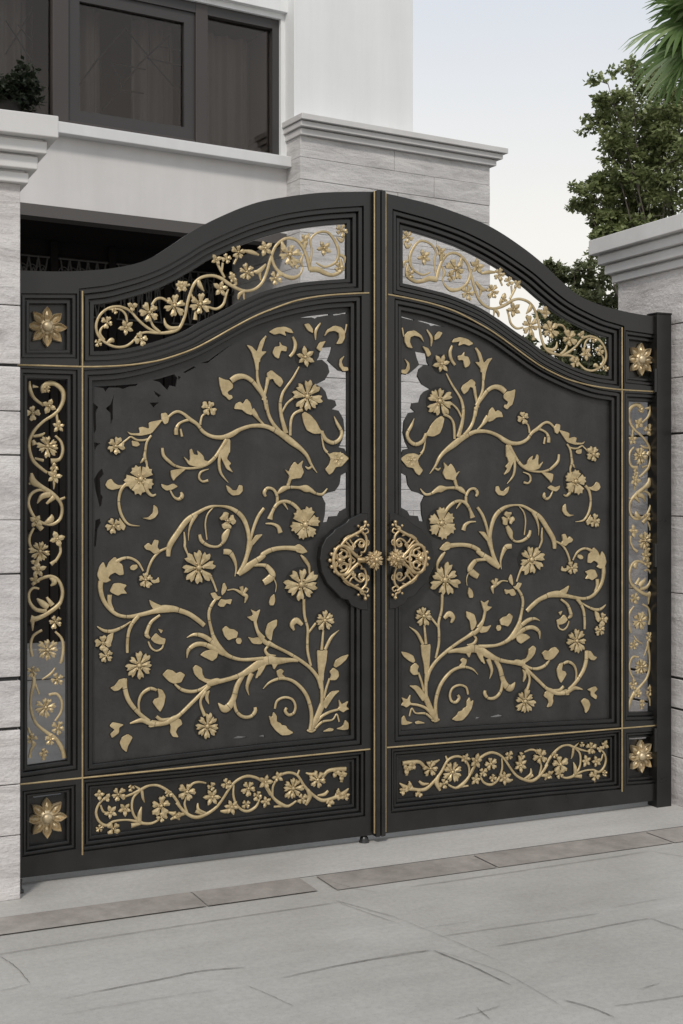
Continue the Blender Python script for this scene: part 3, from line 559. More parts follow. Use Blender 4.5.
BOT_S = [
 S('E1', (150, 325, 12), (102, 370, 14), (80, 430, 16), (100, 490, 16), (150, 520, 18), (200, 492, 14), (280, 482, 12), (350, 490, 16), (400, 505, 18), (460, 505, 16), (512, 480, 12)), S('E1', (255, 332, 10), (330, 302, 16), (390, 272, 18), (440, 247, 16), (500, 245, 16), (560, 275, 18), (612, 322, 18), (650, 380, 16), 'E2', (50, 432, 18), (110, 500, 20), (180, 532, 22), (250, 512, 20), (320, 465, 18), (370, 400, 16), (420, 322, 16), (470, 275, 16), (530, 250, 18), (590, 260, 18), (640, 290, 18), (683, 350, 16), 'E3', (100, 402, 18), (150, 442, 24), (200, 455, 16), (255, 420, 12)),
 S('E1', (382, 280, 12), (335, 330, 14), (325, 400, 14), (345, 460, 16), (392, 500, 18)), S('E1', (393, 280, 18), (400, 330, 16), (412, 362, 6)), S('E1', (375, 490, 26), (378, 440, 26), (392, 392, 6)), S('E1', (110, 380, 12), (130, 425, 14), (165, 435, 12)), S('E1', (340, 245, 6), (390, 278, 18)), S('E1', (385, 508, 14), (320, 520, 30)), S('E1', (690, 440, 12), (640, 450, 28), (590, 480, 10)), S('E1', (610, 440, 28), (575, 430, 10)),
 S('E2', (120, 385, 10), (105, 440, 14), (122, 502, 16)), S('E2', (140, 330, 12), (160, 302, 14), (200, 290, 14), (252, 298, 10)), S('E2', (195, 435, 8), (200, 480, 20), (255, 505, 14)), S('E2', (180, 490, 20), (225, 510, 14)), S('E2', (442, 310, 10), (440, 390, 14), (470, 460, 16), (530, 490, 18), (592, 460, 16), (620, 400, 12)), S('E2', (350, 490, 10), (390, 490, 26), (430, 470, 12)), S('E2', (420, 318, 12), (385, 302, 12)), S('E2', (100, 505, 14), (60, 525, 26), (70, 550, 10)),
 S('E3', (95, 400, 10), (95, 320, 14), (140, 250, 14), (200, 226, 16), (260, 245, 16), (310, 320, 18), (370, 380, 18), (430, 415, 22), (500, 402, 20), (570, 372, 28), (612, 335, 8)), S('E3', (262, 240, 14), (275, 208, 10)), S('E3', (430, 262, 20), (470, 215, 22), (530, 203, 24), (592, 200, 26)), S('E3', (320, 228, 8), (360, 238, 20), (385, 225, 8)), S('E3', (400, 382, 8), (445, 375, 20), (472, 350, 14)), S('E3', (530, 210, 26), (518, 258, 8)), S('E3', (575, 215, 20), (562, 290, 18)), S('E3', (330, 340, 20), (345, 385, 30), (318, 448, 16)), S('E3', (100, 460, 12), (160, 455, 14)), S('E3', (520, 395, 18), (545, 335, 10)), S('E3', (580, 375, 20), (602, 408, 22)), S('E3', (470, 415, 20), (485, 445, 26)), S('E3', (30, 300, 14), (75, 380, 10)),
]
BOT_F = [('E1', 100, 308, 42, 4, 'star'), ('E1', 230, 305, 54, 5, 'daisy'), ('E1', 178, 428, 52, 5, 'star'), ('E1', 275, 405, 52, 5, 'star'), ('E1', 195, 540, 54, 4, 'daisy'), ('E1', 100, 537, 30, 5, 'daisy'), ('E1', 522, 382, 76, 5, 'daisy'), ('E1', 525, 460, 40, 4, 'daisy'), ('E1', 318, 262, 26, 3, 'daisy'), ('E1', 572, 300, 30, 4, 'daisy'), ('E1', 150, 330, 34, 3, 'star'),
         ('E2', 118, 355, 68, 5, 'daisy'), ('E2', 290, 390, 66, 6, 'star'), ('E2', 285, 320, 34, 3, 'daisy'), ('E2', 45, 515, 34, 3, 'daisy'), ('E2', 388, 300, 40, 4, 'daisy'), ('E2', 538, 332, 58, 5, 'daisy'), ('E2', 425, 460, 60, 6, 'star'), ('E2', 522, 442, 36, 4, 'daisy'), ('E2', 600, 382, 38, 4, 'daisy'), ('E2', 658, 425, 44, 5, 'star'),
         ('E3', 40, 288, 56, 5, 'star'), ('E3', 125, 255, 42, 5, 'star'), ('E3', 228, 332, 78, 8, 'daisy'), ('E3', 395, 272, 64, 6, 'daisy'), ('E3', 292, 402, 42, 4, 'daisy'), ('E3', 562, 245, 44, 3, 'star'), ('E3', 588, 385, 40, 4, 'star'), ('E3', 520, 225, 34, 3, 'star'), ('E3', 548, 375, 38, 3, 'star'), ('E3', 480, 435, 32, 3, 'daisy')]

# openings (pixel outlines, clockwise in the photo from top left)
def poly_px(pts, sub=0):
    return [sv(x, y) for x, y in pts]
def curve_px(pts, sub=5):
    return [sv(x, y) for x, y in catmull(pts, sub)]

TOP_EDGE = catmull([(8, 271.5), (22, 271.7), (55, 272.6), (85, 271.7), (114, 268.8), (143.5, 261.5), (170, 246), (184.6, 236), (199, 227.5), (217, 218.5), (242, 208), (267, 201), (311.6, 194.6), (345, 193.2), (374.4, 193)], 5)
OPEN_TOP = ccw(curve_px([(94, 305), (110, 302.8), (129, 298), (150, 291.5), (170, 283), (192, 270.5), (209.5, 259.8), (236, 247.5), (258, 239), (282, 232), (301, 228.3), (325, 225.2), (347, 223.6)]) + curve_px([(347, 278.5), (326, 280), (299.5, 282.6), (279, 287), (260, 292.6), (240, 301.5), (221, 311.5), (199, 322.5), (185, 330.5), (170, 336.5), (150, 343), (129, 348), (110, 350.5), (94, 351)]))
OPEN_MAIN = ccw(curve_px([(92, 381), (110, 380), (127, 377.8), (150, 372.5), (170, 366.5), (190, 359.5), (207, 351.5), (229, 339.5), (251, 328), (275, 319.5), (300, 313.2), (325, 309), (350, 307.2)]) + poly_px([(350, 735), (260, 744), (170, 754.5), (92, 764)]))
OPEN_BOT = ccw(poly_px([(92, 789), (180, 780.5), (265, 771), (352, 762), (352, 804.5), (265, 814.5), (180, 824.5), (92, 836)]))
OPEN_SIDE = ccw(poly_px([(27, 378.5), (66.5, 379.6), (66.5, 760.5), (27, 766)]))
OPEN_ROSE_T = ccw(poly_px([(29, 304), (66, 304), (66, 350), (29, 350)]))
OPEN_ROSE_B = ccw(poly_px([(29, 796.5), (66, 792), (66, 840.5), (29, 846)]))

EDGE_HOLES = [
 G('T3', (410, 385), (420, 325), (500, 318), (490, 360), (470, 410), (500, 440), (545, 480), (600, 490), 'T4', (600, 440), (585, 400), (545, 390), (570, 340), (585, 280), (578, 200), (545, 140), (500, 130), (530, 105), (520, 70), (470, 60), (455, 10), 'T3', (430, 595), (390, 575), (450, 545), (482, 490), (470, 440), (430, 405), (395, 410)),
 G('T4', (600, 560), (560, 582), (552, 640), 'T8', (545, 40), (520, 75), (470, 88), (430, 108), (455, 160), (450, 240), (438, 290), (470, 285), (480, 250), (540, 245), (555, 215), (600, 190)),
 G('T3', (275, 120), (340, 108), (478, 92), (480, 101), (400, 113), (385, 126), (360, 116)), G('T3', (505, 95), (598, 82), (598, 91), (510, 104)),
 G('T1', (95, 178), (140, 178), (250, 172), (405, 160), (390, 175), (340, 180), (300, 197), (270, 187), (200, 187), (180, 217), (165, 191)), G('T1', (95, 290), (130, 320), (112, 360), (114, 480), (100, 503), (95, 400)),
 G('T1', (240, 230), (215, 300), (180, 330), (213, 360), (215, 440), (230, 400), (230, 280)), G('T1', (100, 560), (145, 570), (118, 590), (105, 620)),
 G('T1', (500, 135), (550, 125), (650, 95), (672, 120), (660, 182), (620, 172), (605, 207), (580, 182), (550, 150)), G('T1', (510, 208), (560, 240), (545, 256), (520, 232)), G('T1', (480, 290), (545, 288), (510, 326)),
 G('T5', (95, 492), (170, 450), (182, 460), (110, 497)), G('T5', (215, 430), (270, 412), (300, 388), (400, 318), (432, 300), (300, 402), (270, 427)),
 G('T6', (100, 200), (130, 150), (155, 125), (167, 165), (140, 200), (147, 300), (160, 320), (150, 380), (140, 392), (110, 270)), G('T6', (110, 480), (140, 468), (147, 500), (125, 540), (112, 660), (100, 660)),
 G('U8', (430, 472), (470, 454), (540, 460), (500, 470)), G('U8', (610, 456), (650, 444), (656, 461)), G('T7', (60, -510), (80, -500), (65, -470)),
]
EDGE_HOLES = [ccw(h) for h in EDGE_HOLES]

LOBE = [(375, 20), (330, 22), (245, 62), (228, 84), (190, 110), (150, 132), (138, 152), (90, 192), (62, 250), (50, 335), (62, 420), (100, 500), (150, 552), (196, 602), (240, 612), (262, 650), (330, 678), (375, 682)]

GAP = .0036                                              # half the gap between the leaves
SO = max(sv(14, 500)[0], 0)                              # outer edge of a leaf
VB = .034                                                # bottom of a leaf above the ground

def profile(W, n, d=.03):
    """stepped moulding from the frame face down to the opening, offsets outward"""
    st = W / n; out = []
    for k in range(n):                                   # k = 0 next to the opening
        o0, o1 = k * st, (k + 1) * st
        lv = d - .006 - (n - 1 - k) * .0125
        out += [(o0 + .0006, lv - .002), (o0 + .0026, lv), (o1 - .0075, lv), (o1 - .0065, lv - .011), (o1 - .0012, lv - .011)]
    out = [(0.0, -.026), (0.0, out[0][1] - .004)] + out + [(W, d)]
    return out

def make_leaf(sx, label):
    root = empty('gate_leaf', (UM, 0, 0)); tag(root, label, 'gate', 'two leaves of the dark double gate')
    # frame: outline minus the mouldings' outer edges
    top = ccw([sv(x, y) for x, y in TOP_EDGE])
    edge = sorted([sv(x, y) for x, y in TOP_EDGE], key=lambda p: p[0])
    edge = [(SO, edge[-1][1])] + [p for p in edge[::-1] if GAP < p[0] < SO] + [(GAP, edge[0][1])]
    outline = ccw(edge + [(GAP, VB), (SO, VB)])
    OPENS = [(OPEN_TOP, .072, 3, 'top'), (OPEN_MAIN, .046, 2, 'main'), (OPEN_BOT, .054, 3, 'bottom'), (OPEN_SIDE, .040, 2, 'side'), (OPEN_ROSE_T, .040, 2, 'rt'), (OPEN_ROSE_B, .034, 2, 'rb')]
    fb = LB(sx); holes = [ccw(offset(o, W)) for o, W, n, k in OPENS]
    fb.plate([outline] + holes, -.03, .03)
    fr = fb.build('frame', M['paint'], root)
    for (o, W, n, k) in OPENS:
        m = LB(sx); m.ring(o, profile(W, n)); m.build('moulding', M['paint'], root)
    # meeting stile
    b = LB(sx); b.plate([[(GAP, VB - .004), (.024, VB - .004), (.024, edge[-1][1] - .002), (GAP, edge[-1][1] + .004)]], -.028, .058)
    b.build('meeting_stile', M['paint'], root)
    if sx < 0:
        b = LB(sx); b.plate([[(-.014, VB), (.008, VB), (.008, edge[-1][1] - .012), (-.014, edge[-1][1] - .012)]], -.046, -.031); b.build('rebate_strip', M['joint'], root)
    def bead(path, d, r=.0042):
        m = LB(sx); m.tube([m.p(s, v, d) for s, v in path], r, 8); return m.build('gilt_bead', M['bead'], root)
    bead([(.0285, VB + .012), (.0285, edge[-1][1] - .004)], .048, .0046)
    bx = sv(80.6, 500)[0]
    bead([(bx, sv(80.6, 292)[1]), (bx, sv(80.6, 853)[1])], .031)
    gold = [(14, 365.5), (40, 366.2), (80, 367.4), (102, 367.2), (124, 366), (144, 363.5), (162, 359.8), (187.6, 351.2), (206.6, 342), (228.6, 329.6), (250.5, 318), (270, 309.8), (294, 301.5), (318.6, 297), (345, 294.8), (366, 294)]
    bead(catmull([sv(x, y) for x, y in gold], 5), .031)
    bead([sv(14, 783.2), sv(367, 748)], .031)
    # door panel with its wavy cut-outs
    pb = LB(sx); pb.plate([ccw(offset(OPEN_MAIN, .004))] + (EDGE_HOLES if sx < 0 else EDGE_HOLES[:4] + EDGE_HOLES[-3:-1]), -.024, -.012)
    pb.build('door_panel', M['panel'], root)
    # vine on the panel
    vb = LB(sx); d0 = -.012
    for i, st in enumerate(MAIN_S): vb.stroke([(a, c, w * .92) for a, c, w in st], d0 + .0022 + (i % 7) * .0002, .0085)
    for i, g in enumerate(MAIN_G):
        g = ccw(g); pl = [tuple(.86 * a + .14 * b for a, b in zip(g[j], g[(j + q) % len(g)])) for j in range(len(g)) for q in (-1, 1)]
        vb.plate([pl], d0 + .0014 + (i % 5) * .0002, d0 + .0088 + (i % 9) * .0003, .0010)
    nf = len(vb.f); sm = vb; rs = random.Random(11)                  # seams where the gilt strips are jointed
    for st in MAIN_S:
        if len(st) < 5: continue
        P = catmull(st, 6)
        for q in (.3, .7):
            i = int((q + rs.uniform(-.08, .08)) * (len(P) - 1)); i = min(max(i, 1), len(P) - 2); a, c, w = P[i]
            if w < .012: continue
            t = Vector((P[i + 1][0] - P[i - 1][0], P[i + 1][1] - P[i - 1][1])).normalized(); n_ = Vector((-t.y, t.x)); h = d0 + .0022 + min(.0085, w * .55) + .0012
            hw, hl = w * .47, .0006
            sm.plate([[(a + n_.x * hw * x + t.x * hl * y, c + n_.y * hw * x + t.y * hl * y) for x, y in ((-1, -1), (1, -1), (1, 1), (-1, 1))]], d0 + .002, h)
    vine = vb.build('vine_scroll', M['gold'], root)
    vine.data.materials.append(M['back'])
    for pl in vine.data.polygons[nf:]: pl.material_index = 1
    bk = LB(sx)                                          # black underlay widened round the gilt pieces to imitate their shadow outline
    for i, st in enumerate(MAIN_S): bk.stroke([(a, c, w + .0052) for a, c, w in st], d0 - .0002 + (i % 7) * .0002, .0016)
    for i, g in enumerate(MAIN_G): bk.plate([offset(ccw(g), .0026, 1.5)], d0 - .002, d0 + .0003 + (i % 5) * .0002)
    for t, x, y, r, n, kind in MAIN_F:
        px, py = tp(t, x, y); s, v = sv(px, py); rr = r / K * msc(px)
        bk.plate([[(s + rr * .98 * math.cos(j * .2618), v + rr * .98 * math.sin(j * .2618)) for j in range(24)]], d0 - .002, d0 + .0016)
    bk.build('shadow_outline', M['back'], root)
    def flowers(lst, d, parent, hh=.013):
        for t, x, y, r, n, kind in lst:
            px, py = tp(t, x, y); s, v = sv(px, py)
            if lst is not MAIN_F:
                r *= .98
                if kind == 'daisy' and n < 7: kind = 'cosmos'
            f = LB(sx); f.flower(s, v, r / K * msc(px), n, d, random.uniform(0, 6.28), kind, hh if r > 60 else hh * .8)
            f.build('flower', M['gold'], parent)
    flowers(MAIN_F, d0 + .004, vine)
    for lst, fl, d in ((TOP_S, TOP_F, -.012), (SIDE_S, SIDE_F, -.012), (BOT_S, BOT_F, -.014)):
        q = LB(sx)
        for i, st in enumerate(lst): q.stroke([(a, c, w * (1.2 if lst is SIDE_S else 1.12)) for a, c, w in st], d + (i % 7) * .0002, .010)
        sc = q.build('scrollwork', M['gold'], root); flowers(fl, d + .004, sc, .016)
    # back plates of the closed panels
    for op, slot in ((OPEN_BOT, None), (OPEN_ROSE_T, None), (OPEN_ROSE_B, [(33, 793.6), (62, 790.4), (62, 792.8), (35, 796.5)])):
        q = LB(sx); loops = [ccw(offset(op, .003))]
        if slot: loops.append(ccw([sv(x, y + 2.6) for x, y in slot]))
        q.plate(loops, -.024, -.016); q.build('back_plate', M['paint'], root)
    # rosettes
    for (px, py) in ((47, 327), (46.8, 818)):
        s, v = sv(px, py); rr = 20.6 * msc(px); q = LB(sx); d = -.012
        for k in range(8):
            a = k * math.pi / 4; ca, sa = math.cos(a), math.sin(a)
            def P(x, y, h): return q.p(s + rr * (x * ca - y * sa), v + rr * (x * sa + y * ca), d + h)
            rim = [(.28, -.12), (.45, -.21), (.66, -.23), (.84, -.13), (1.0, 0), (.84, .13), (.66, .23), (.45, .21), (.28, .12)]
            inn = [(.32, -.06), (.46, -.12), (.64, -.14), (.78, -.07), (.86, 0), (.78, .07), (.64, .14), (.46, .12), (.32, .06)]
            n = 9
            vs = [P(x, y, 0) for x, y in rim] + [P(x, y, .019) for x, y in rim] + [P(x * .97 + .01, y * .85, .024) for x, y in rim] + [P(x, y, .012) for x, y in inn] + [P(.55, 0, .024), P(.34, 0, .014), P(.80, 0, .014)]
            fs = [(i + o, i + 1 + o, i + 1 + o + n, i + o + n) for o in (0, n, 2 * n) for i in range(n - 1)]
            I = 3 * n; T, U, V = 4 * n, 4 * n + 1, 4 * n + 2
            fs += [(I + 0, I + 1, T, U), (I + 1, I + 2, T), (I + 2, I + 3, T), (I + 3, I + 4, V), (I + 3, V, T), (I + 4, I + 5, V), (I + 5, T, V), (I + 5, I + 6, T), (I + 6, I + 7, T), (I + 7, I + 8, U, T)]
            q.add(vs, fs)
        ro = q.build('rosette', M['brass'], root)
        q = LB(sx); q.ball(q.p(s, v, d + .012), rr * .40, 20, 10, (1, .42, 1)); q.ball(q.p(s, v, d + .024), rr * .27, 20, 10, (1, .75, 1)); q.build('boss', M['brass'], ro)
        if sx > 0 or True:
            q = LB(sx)                                   # cross bar that carries the rosette
            q.plate([[(s - .15, v - .008), (s + .15, v - .008), (s + .15, v + .008), (s - .15, v + .008)]], -.022, -.014); q.build('carrier_bar', M['paint'], root)
    # lock plate and handle
    q = LB(sx); lob = ccw([sv(*tp('H', x, y)) for x, y in LOBE]); lob = [p for p in lob]
    q.plate([lob], -.012, .034, .003)
    lock = q.build('lock_plate', M['paint'], root)
    q = LB(sx); DH = .052
    def hp(x, y, d=DH): s, v = sv(*tp('H', x, y), d); return q.p(s, v, d)
    px_m = msc(350)
    def ht(path, w, d=DH, dd=None):
        P = catmull([(x, y, (d if dd is None else dd[i])) for i, (x, y) in enumerate(path)], 6)
        q.tube([hp(x, y, z) for x, y, z in P], [w * 1.15 / K * px_m / 2] * len(P), 8)
    for m in (1, -1):
        f = lambda L: [(x, 345 + m * (y - 345)) for x, y in L]
        ht(f([(345, 340), (300, 300), (255, 255), (210, 246), (176, 275), (160, 345)]), 22)
        ht(f([(205, 268), (246, 285), (250, 318), (220, 330), (200, 308), (215, 292)]), 15)
        for (cx, cy, cr_) in ((232, 300, 20), (190, 322, 15), (262, 300, 12), (352, 228, 14), (300, 245, 10)):
            ht(f([(cx + cr_ * math.cos(j * .785), cy + cr_ * math.sin(j * .785)) for j in range(9)]), 9)
        ht(f([(180, 300), (196, 340), (235, 345)]), 13); ht(f([(228, 205), (262, 178), (300, 172), (330, 180)]), 10); ht(f([(372, 165), (398, 150), (388, 128), (372, 136)]), 10); ht(f([(384, 200), (402, 215), (398, 240), (384, 236)]), 9); ht(f([(262, 262), (282, 250), (296, 262), (288, 282)]), 10); ht(f([(318, 300), (330, 318), (350, 312), (352, 296)]), 10); ht(f([(250, 320), (270, 318), (285, 322)]), 13)
        ht(f([(215, 240), (244, 204), (288, 176), (336, 150), (366, 128)]), 20); ht(f([(352, 146), (378, 176), (386, 210), (384, 250)]), 16)
        ht(f([(292, 275), (308, 225), (345, 200), (372, 222), (362, 252), (338, 250), (334, 230)]), 14)
        ht(f([(240, 215), (262, 235), (290, 272)]), 14); ht(f([(384, 245), (372, 285), (345, 290)]), 13); ht(f([(270, 200), (285, 225), (308, 232)]), 11)
        ht(f([(345, 152), (348, 122), (372, 112), (378, 88)]), 14)
        for (x, y, r) in ((378, 84, 14), (396, 104, 11), (330, 110, 10), (352, 135, 12)): q.ball(hp(x, 345 + m * (y - 345)), r / K * px_m, 8, 6)
    for (x, y) in ((192, 248), (160, 270), (138, 302), (126, 345), (138, 388), (160, 420), (192, 442)): q.ball(hp(x + 10, y, DH - .004), 14 / K * px_m, 10, 6)
    ht([(218 + 60 * math.cos(j * math.pi / 10), 345 + 98 * math.sin(j * math.pi / 10)) for j in range(21)], 17)
    ht([(285, 325), (308, 345), (285, 365), (264, 345), (285, 325)], 12)
    q.ball(hp(205, 345, DH + .006), 22 / K * px_m, 10, 6)
    ht([(325, 342), (355, 342), (385, 341)], 34, dd=[DH, DH + .008, DH + .022]); kv = sv(*tp('H', 442, 340), .11)[1]
    q.tube([hp(380, 341, DH + .018), q.p(.058, kv, .098)], [.0125, .010], 10)
    q.tube([hp(345, 342, .03), hp(345, 342, DH)], .009, 10)
    for (x, y) in ((225, 250), (225, 440)): q.tube([hp(x, y, .03), hp(x, y, DH)], .006, 8)
    han = q.build('handle', M['aged'], root)
    q = LB(sx); s, v = .056, kv; rr = 72 / K * px_m
    q.flower(s, v, rr, 9, .098, .2, 'daisy', .020); q.flower(s, v, rr * .66, 8, .108, .5, 'daisy', .018); q.ball(q.p(s, v, .096), rr * .72, 14, 8, (1, .75, 1)); q.ball(q.p(s, v, .124), rr * .26, 10, 6)
    q.build('knob', M['aged'], han)
    return root

make_leaf(-1, 'dark gate leaf with gilt vine beside the near pale stone pillar on the left')
make_leaf(1, 'dark gate leaf with gilt vine hung on the black post on the right')
# drop bolt of the left leaf
q = MB(); p = on_gate(363, 800)
q.tube([(p[0], -.012, .030), (p[0], -.012, .024), (p[0], -.012, .014), (p[0], -.012, .002)], [.013, .019, .021, .025], 12)
o = q.build('drop_bolt', M['paint']); o.parent = None
tag(o, 'small black drop bolt foot under the gate where the leaves meet', 'bolt')
# gate post on the right
pp = empty('gate_post'); u0 = on_gate(657.2, 500, .05)[0]; u1 = on_gate(671.6, 500, .05)[0]; pc = ((u0 + u1) / 2, 0, 0); pp.location = pc
vt = on_gate(665, 314.5, .05)[1]; wd = u1 - u0
q = MB(); q.box((0, -.01, vt / 2), (wd, .08, vt)); q.build('post', M['paint'], pp, bevel=.003)
q = MB(); q.box((0, -.01, vt + .005), (wd + .006, .086, .010)); q.build('cap', M['paint'], pp, bevel=.003)
for z in (.35, 1.3, 2.2):
    q = MB(); q.tube([(-wd / 2 - .004, -.042, z - .06), (-wd / 2 - .004, -.042, z + .06)], .011, 10); q.build('hinge', M['paint'], pp)
tag(pp, 'square black metal post at the far right end of the gate', 'post')
# ---------------------------------------------------------------- ground
def sheet(name, pts, z, m, kind='structure'):
    b = MB(); b.add([(x, y, z) for x, y in pts], [tuple(range(len(pts)))]); o = b.build(name, m, fix=False); tag(o, kind=kind); return o
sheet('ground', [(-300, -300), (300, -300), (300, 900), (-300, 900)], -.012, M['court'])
YS0, YS1 = -.40, -.615                                    # brown strip
sheet('drive', [(-14, -16), (18, -16), (18, YS1), (-14, YS1)], 0.0, M['pave'])
sheet('apron', [(-14, YS0), (18, YS0), (18, .30), (-14, .30)], 0.0, M['apron'])
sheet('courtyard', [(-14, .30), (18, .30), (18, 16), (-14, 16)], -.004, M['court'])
# the strip breaks where two stones meet
xb0, xb1 = on_ground(311, 886).x, on_ground(326, 884).x
b = MB()
def strip_stones(xa, xb, ya, yb):
    x = xa
    while x < xb - .01:
        w = min(random.uniform(.55, .95), xb - x)
        if xb - (x + w) < .2: w = xb - x
        b.add([(x + .004, ya, .004), (x + w - .004, ya, .004), (x + w - .004, yb, .004), (x + .004, yb, .004)], [(0, 1, 2, 3)]); x += w
strip_stones(-14, xb0, YS1 + .008, YS0 - .008); strip_stones(xb1, 18, YS1 - .02, YS0 - .02)
tag(b.build('paving_strip', M['strip'], fix=False), kind='structure')
sheet('strip_bed', [(-14, YS1), (18, YS1), (18, YS0), (-14, YS0)], -.002, M['pave'])
# drawn joints and hairline cracks between the slabs
def joint(bm, pts, w, wob=.004):
    P = catmull([(q.x, q.y) for q in (on_ground(x, y) for x, y in pts)], 10)
    rows = []
    for i, (x, y) in enumerate(P):
        a, c = P[max(i - 1, 0)], P[min(i + 1, len(P) - 1)]
        t = Vector((c[0] - a[0], c[1] - a[1])); t = t.normalized() if t.length > 1e-9 else Vector((1, 0))
        e = min(1, i / 3, (len(P) - 1 - i) / 3)
        ww = w * (.25 + .75 * e) * random.uniform(.7, 1.25); o = random.uniform(-wob, wob)
        rows += [(x - t.y * (o - ww / 2), y + t.x * (o - ww / 2), .004), (x - t.y * (o + ww / 2), y + t.x * (o + ww / 2), .004)]
    bm.add(rows, [(2 * i, 2 * i + 1, 2 * i + 3, 2 * i + 2) for i in range(len(P) - 1)])
b = MB()
for pts, w in (([(-60, 965), (0, 955), (60, 945), (150, 931), (250, 916), (338, 903)], .007), ([(338, 903), (352, 908), (400, 925)], .004), ([(88, 994), (165, 979), (200, 972), (246, 968)], .010), ([(60, 1000), (90, 994)], .004),
               ([(281, 979), (340, 966), (400, 955), (430, 951)], .007), ([(0, 957), (16, 968), (30, 984)], .006), ([(0, 992), (30, 985)], .004), ([(246, 986), (270, 996), (293, 1007)], .004),
               ([(407, 888), (490, 876), (570, 864), (650, 852)], .007), ([(650, 852), (683, 857), (710, 862)], .005), ([(335, 901), (360, 908), (392, 917)], .006), ([(330, 882), (350, 888), (376, 893)], .004),
               ([(441, 937), (510, 927), (560, 920), (600, 914)], .006), ([(495, 947), (560, 936), (620, 924), (650, 919)], .008), ([(650, 919), (668, 925), (700, 936)], .007), ([(330, 968), (380, 959), (433, 951)], .005), ([(433, 951), (470, 966), (511, 986)], .010), ([(433, 951), (452, 956), (500, 972), (530, 988), (562, 1007)], .003),
               ([(564, 1001), (590, 1008), (614, 1018)], .010), ([(614, 1007), (650, 1002), (700, 994)], .006), ([(455, 1020), (480, 1013), (500, 1007)], .005), ([(476, 1008), (490, 1020)], .006), ([(640, 990), (660, 984)], .006), ([(420, 929), (480, 921)], .003), ([(612, 908), (665, 899)], .004), ([(60, 1016), (140, 1002), (220, 990)], .003), ([(380, 912), (440, 936), (500, 962)], .0025)):
    joint(b, pts, w * .48, .0015)
tag(b.build('paving_joints', M['groove'], fix=False), kind='structure')

# ---------------------------------------------------------------- stone gate pillars
def pillar(name, cx, cy, w, dpt, z_cap, z_top, joints, ov, label, rz=0.0):
    r = empty(name, (cx, cy, 0), rz); tag(r, label, 'pillar', 'stone gate pillars')
    core = MB(); core.box((0, 0, z_cap / 2), (w - .02, dpt - .02, z_cap)); core.build('core', M['joint'], r)
    sh = MB(); zs = [0.0] + sorted(joints) + [z_cap]
    gaps = {z: g for z, g in joints.items()}
    for a, c in zip(zs, zs[1:]):
        a2 = a + gaps.get(a, 0) / 2; c2 = c - gaps.get(c, 0) / 2
        sh.box((0, 0, (a2 + c2) / 2), (w, dpt, c2 - a2))
    sh.build('shaft', M['stone'], r, bevel=.003)
    cp = MB(); hh = z_top - z_cap
    for k, (f0, f1, o) in enumerate(((0, .16, .22), (.16, .20, .12), (.20, .40, .46), (.40, .43, .36), (.43, .62, .70), (.62, .66, .60), (.66, 1.0, 1.0))):
        cp.box((0, 0, z_cap + hh * (f0 + f1) / 2), (w + 2 * ov * o, dpt + 2 * ov * o, hh * (f1 - f0) + .0008 * (k % 2)))
    cp.build('cap', M['cap'], r, bevel=.004)
    return r
ul = on_gate(20.3, 500, .2)[0]
def vz(y, px, d): return on_gate(px, y, d)[1]
jl = {vz(305, 10, .2): .004, vz(365, 10, .2): .012, vz(411, 10, .2): .004, vz(455, 10, .2): .006, vz(574, 10, .2): .006, vz(679, 10, .2): .016, vz(729, 10, .2): .012, vz(785, 10, .2): .004, vz(836, 10, .2): .003, vz(520, 10, .2): .002}
pillar('gate_pillar', ul - .325, .125, .65, .65, vz(184, 20, .2), vz(112, 30, .33), jl, .125, 'near pale stone gate pillar with stepped cap cut by the left edge of the photo', R(0))
ur = UM + (.815 - .4975) * D
jr = {2.50: .005, 2.22: .004, 1.93: .012, 1.50: .005, 1.10: .004, .66: .014, .50: .012, .25: .004}
pillar('gate_pillar', ur + .325, .125, .65, .65, 2.785, 3.03, jr, .115, 'far grey stone gate pillar with stepped cap behind the black gate post')

# pivot pin at the foot of the near pillar
g0 = on_ground(20.5, 893); q = MB()
q.tube([(g0.x, g0.y, .001), (g0.x, g0.y, .012), (g0.x, g0.y, .016), (g0.x, g0.y, .045)], [.013, .013, .006, .005], 10); q.ball((g0.x, g0.y, .05), .008, 10, 6)
tag(q.build('ground_pin', M['paint']), 'tiny dark pivot pin on the ground at the near pillar corner', 'pin')

# ---------------------------------------------------------------- house
PHI = R(6.0)
hx, hy = math.cos(PHI), math.sin(PHI)
Z0 = 12.0
org = at_depth(298, 497, Z0); OX, OY = org.x, org.y
house = empty('house', (OX, OY, 0), PHI)
tag(house, 'white house with dark windows, stone pillar and deep dark porch behind the gate', 'house')
def hs(px, out=0.0):
    """house-frame position along the front where the sight line of a photo column meets the plane `out` metres proud"""
    r = ray(px); nx, ny = hy, -hx
    ox, oy = OX + nx * out, OY + ny * out
    # z*r = (ox, oy+D) + t*(hx, hy)
    det = r.x * (-hy) - (-hx) * r.y
    bx, by = ox, oy + D
    z = (bx * (-hy) - (-hx) * by) / det
    t = (r.x * by - r.y * bx) / det
    return t, z
def hv(px, py, out=0.0): return EYE + (YH - py) / F * hs(px, out)[1]
def hbox(b, s0, s1, o0, o1, z0, z1): b.box(((s0 + s1) / 2, -(o0 + o1) / 2, (z0 + z1) / 2), (abs(s1 - s0), abs(o1 - o0), z1 - z0))
LFT = -9.0
z_hdr = hv(110, 213, 0)                                   # underside of the plaster band above the porch
z_led0, z_led1 = hv(180, 150.5, .10), hv(180, 139.5, .10)
PO = .26; s_p0 = hs(300.5, PO)[0]; s_porch1 = s_p0 - .012; s_p1 = hs(490, PO)[0]
zc0, zc1 = hv(300, 135, PO), hv(300, 112.5, PO + .1)
s_win1 = hs(281)[0]; s_up1 = hs(413, .18)[0]
z_win1 = hv(281, 19); TOPZ = 8.2
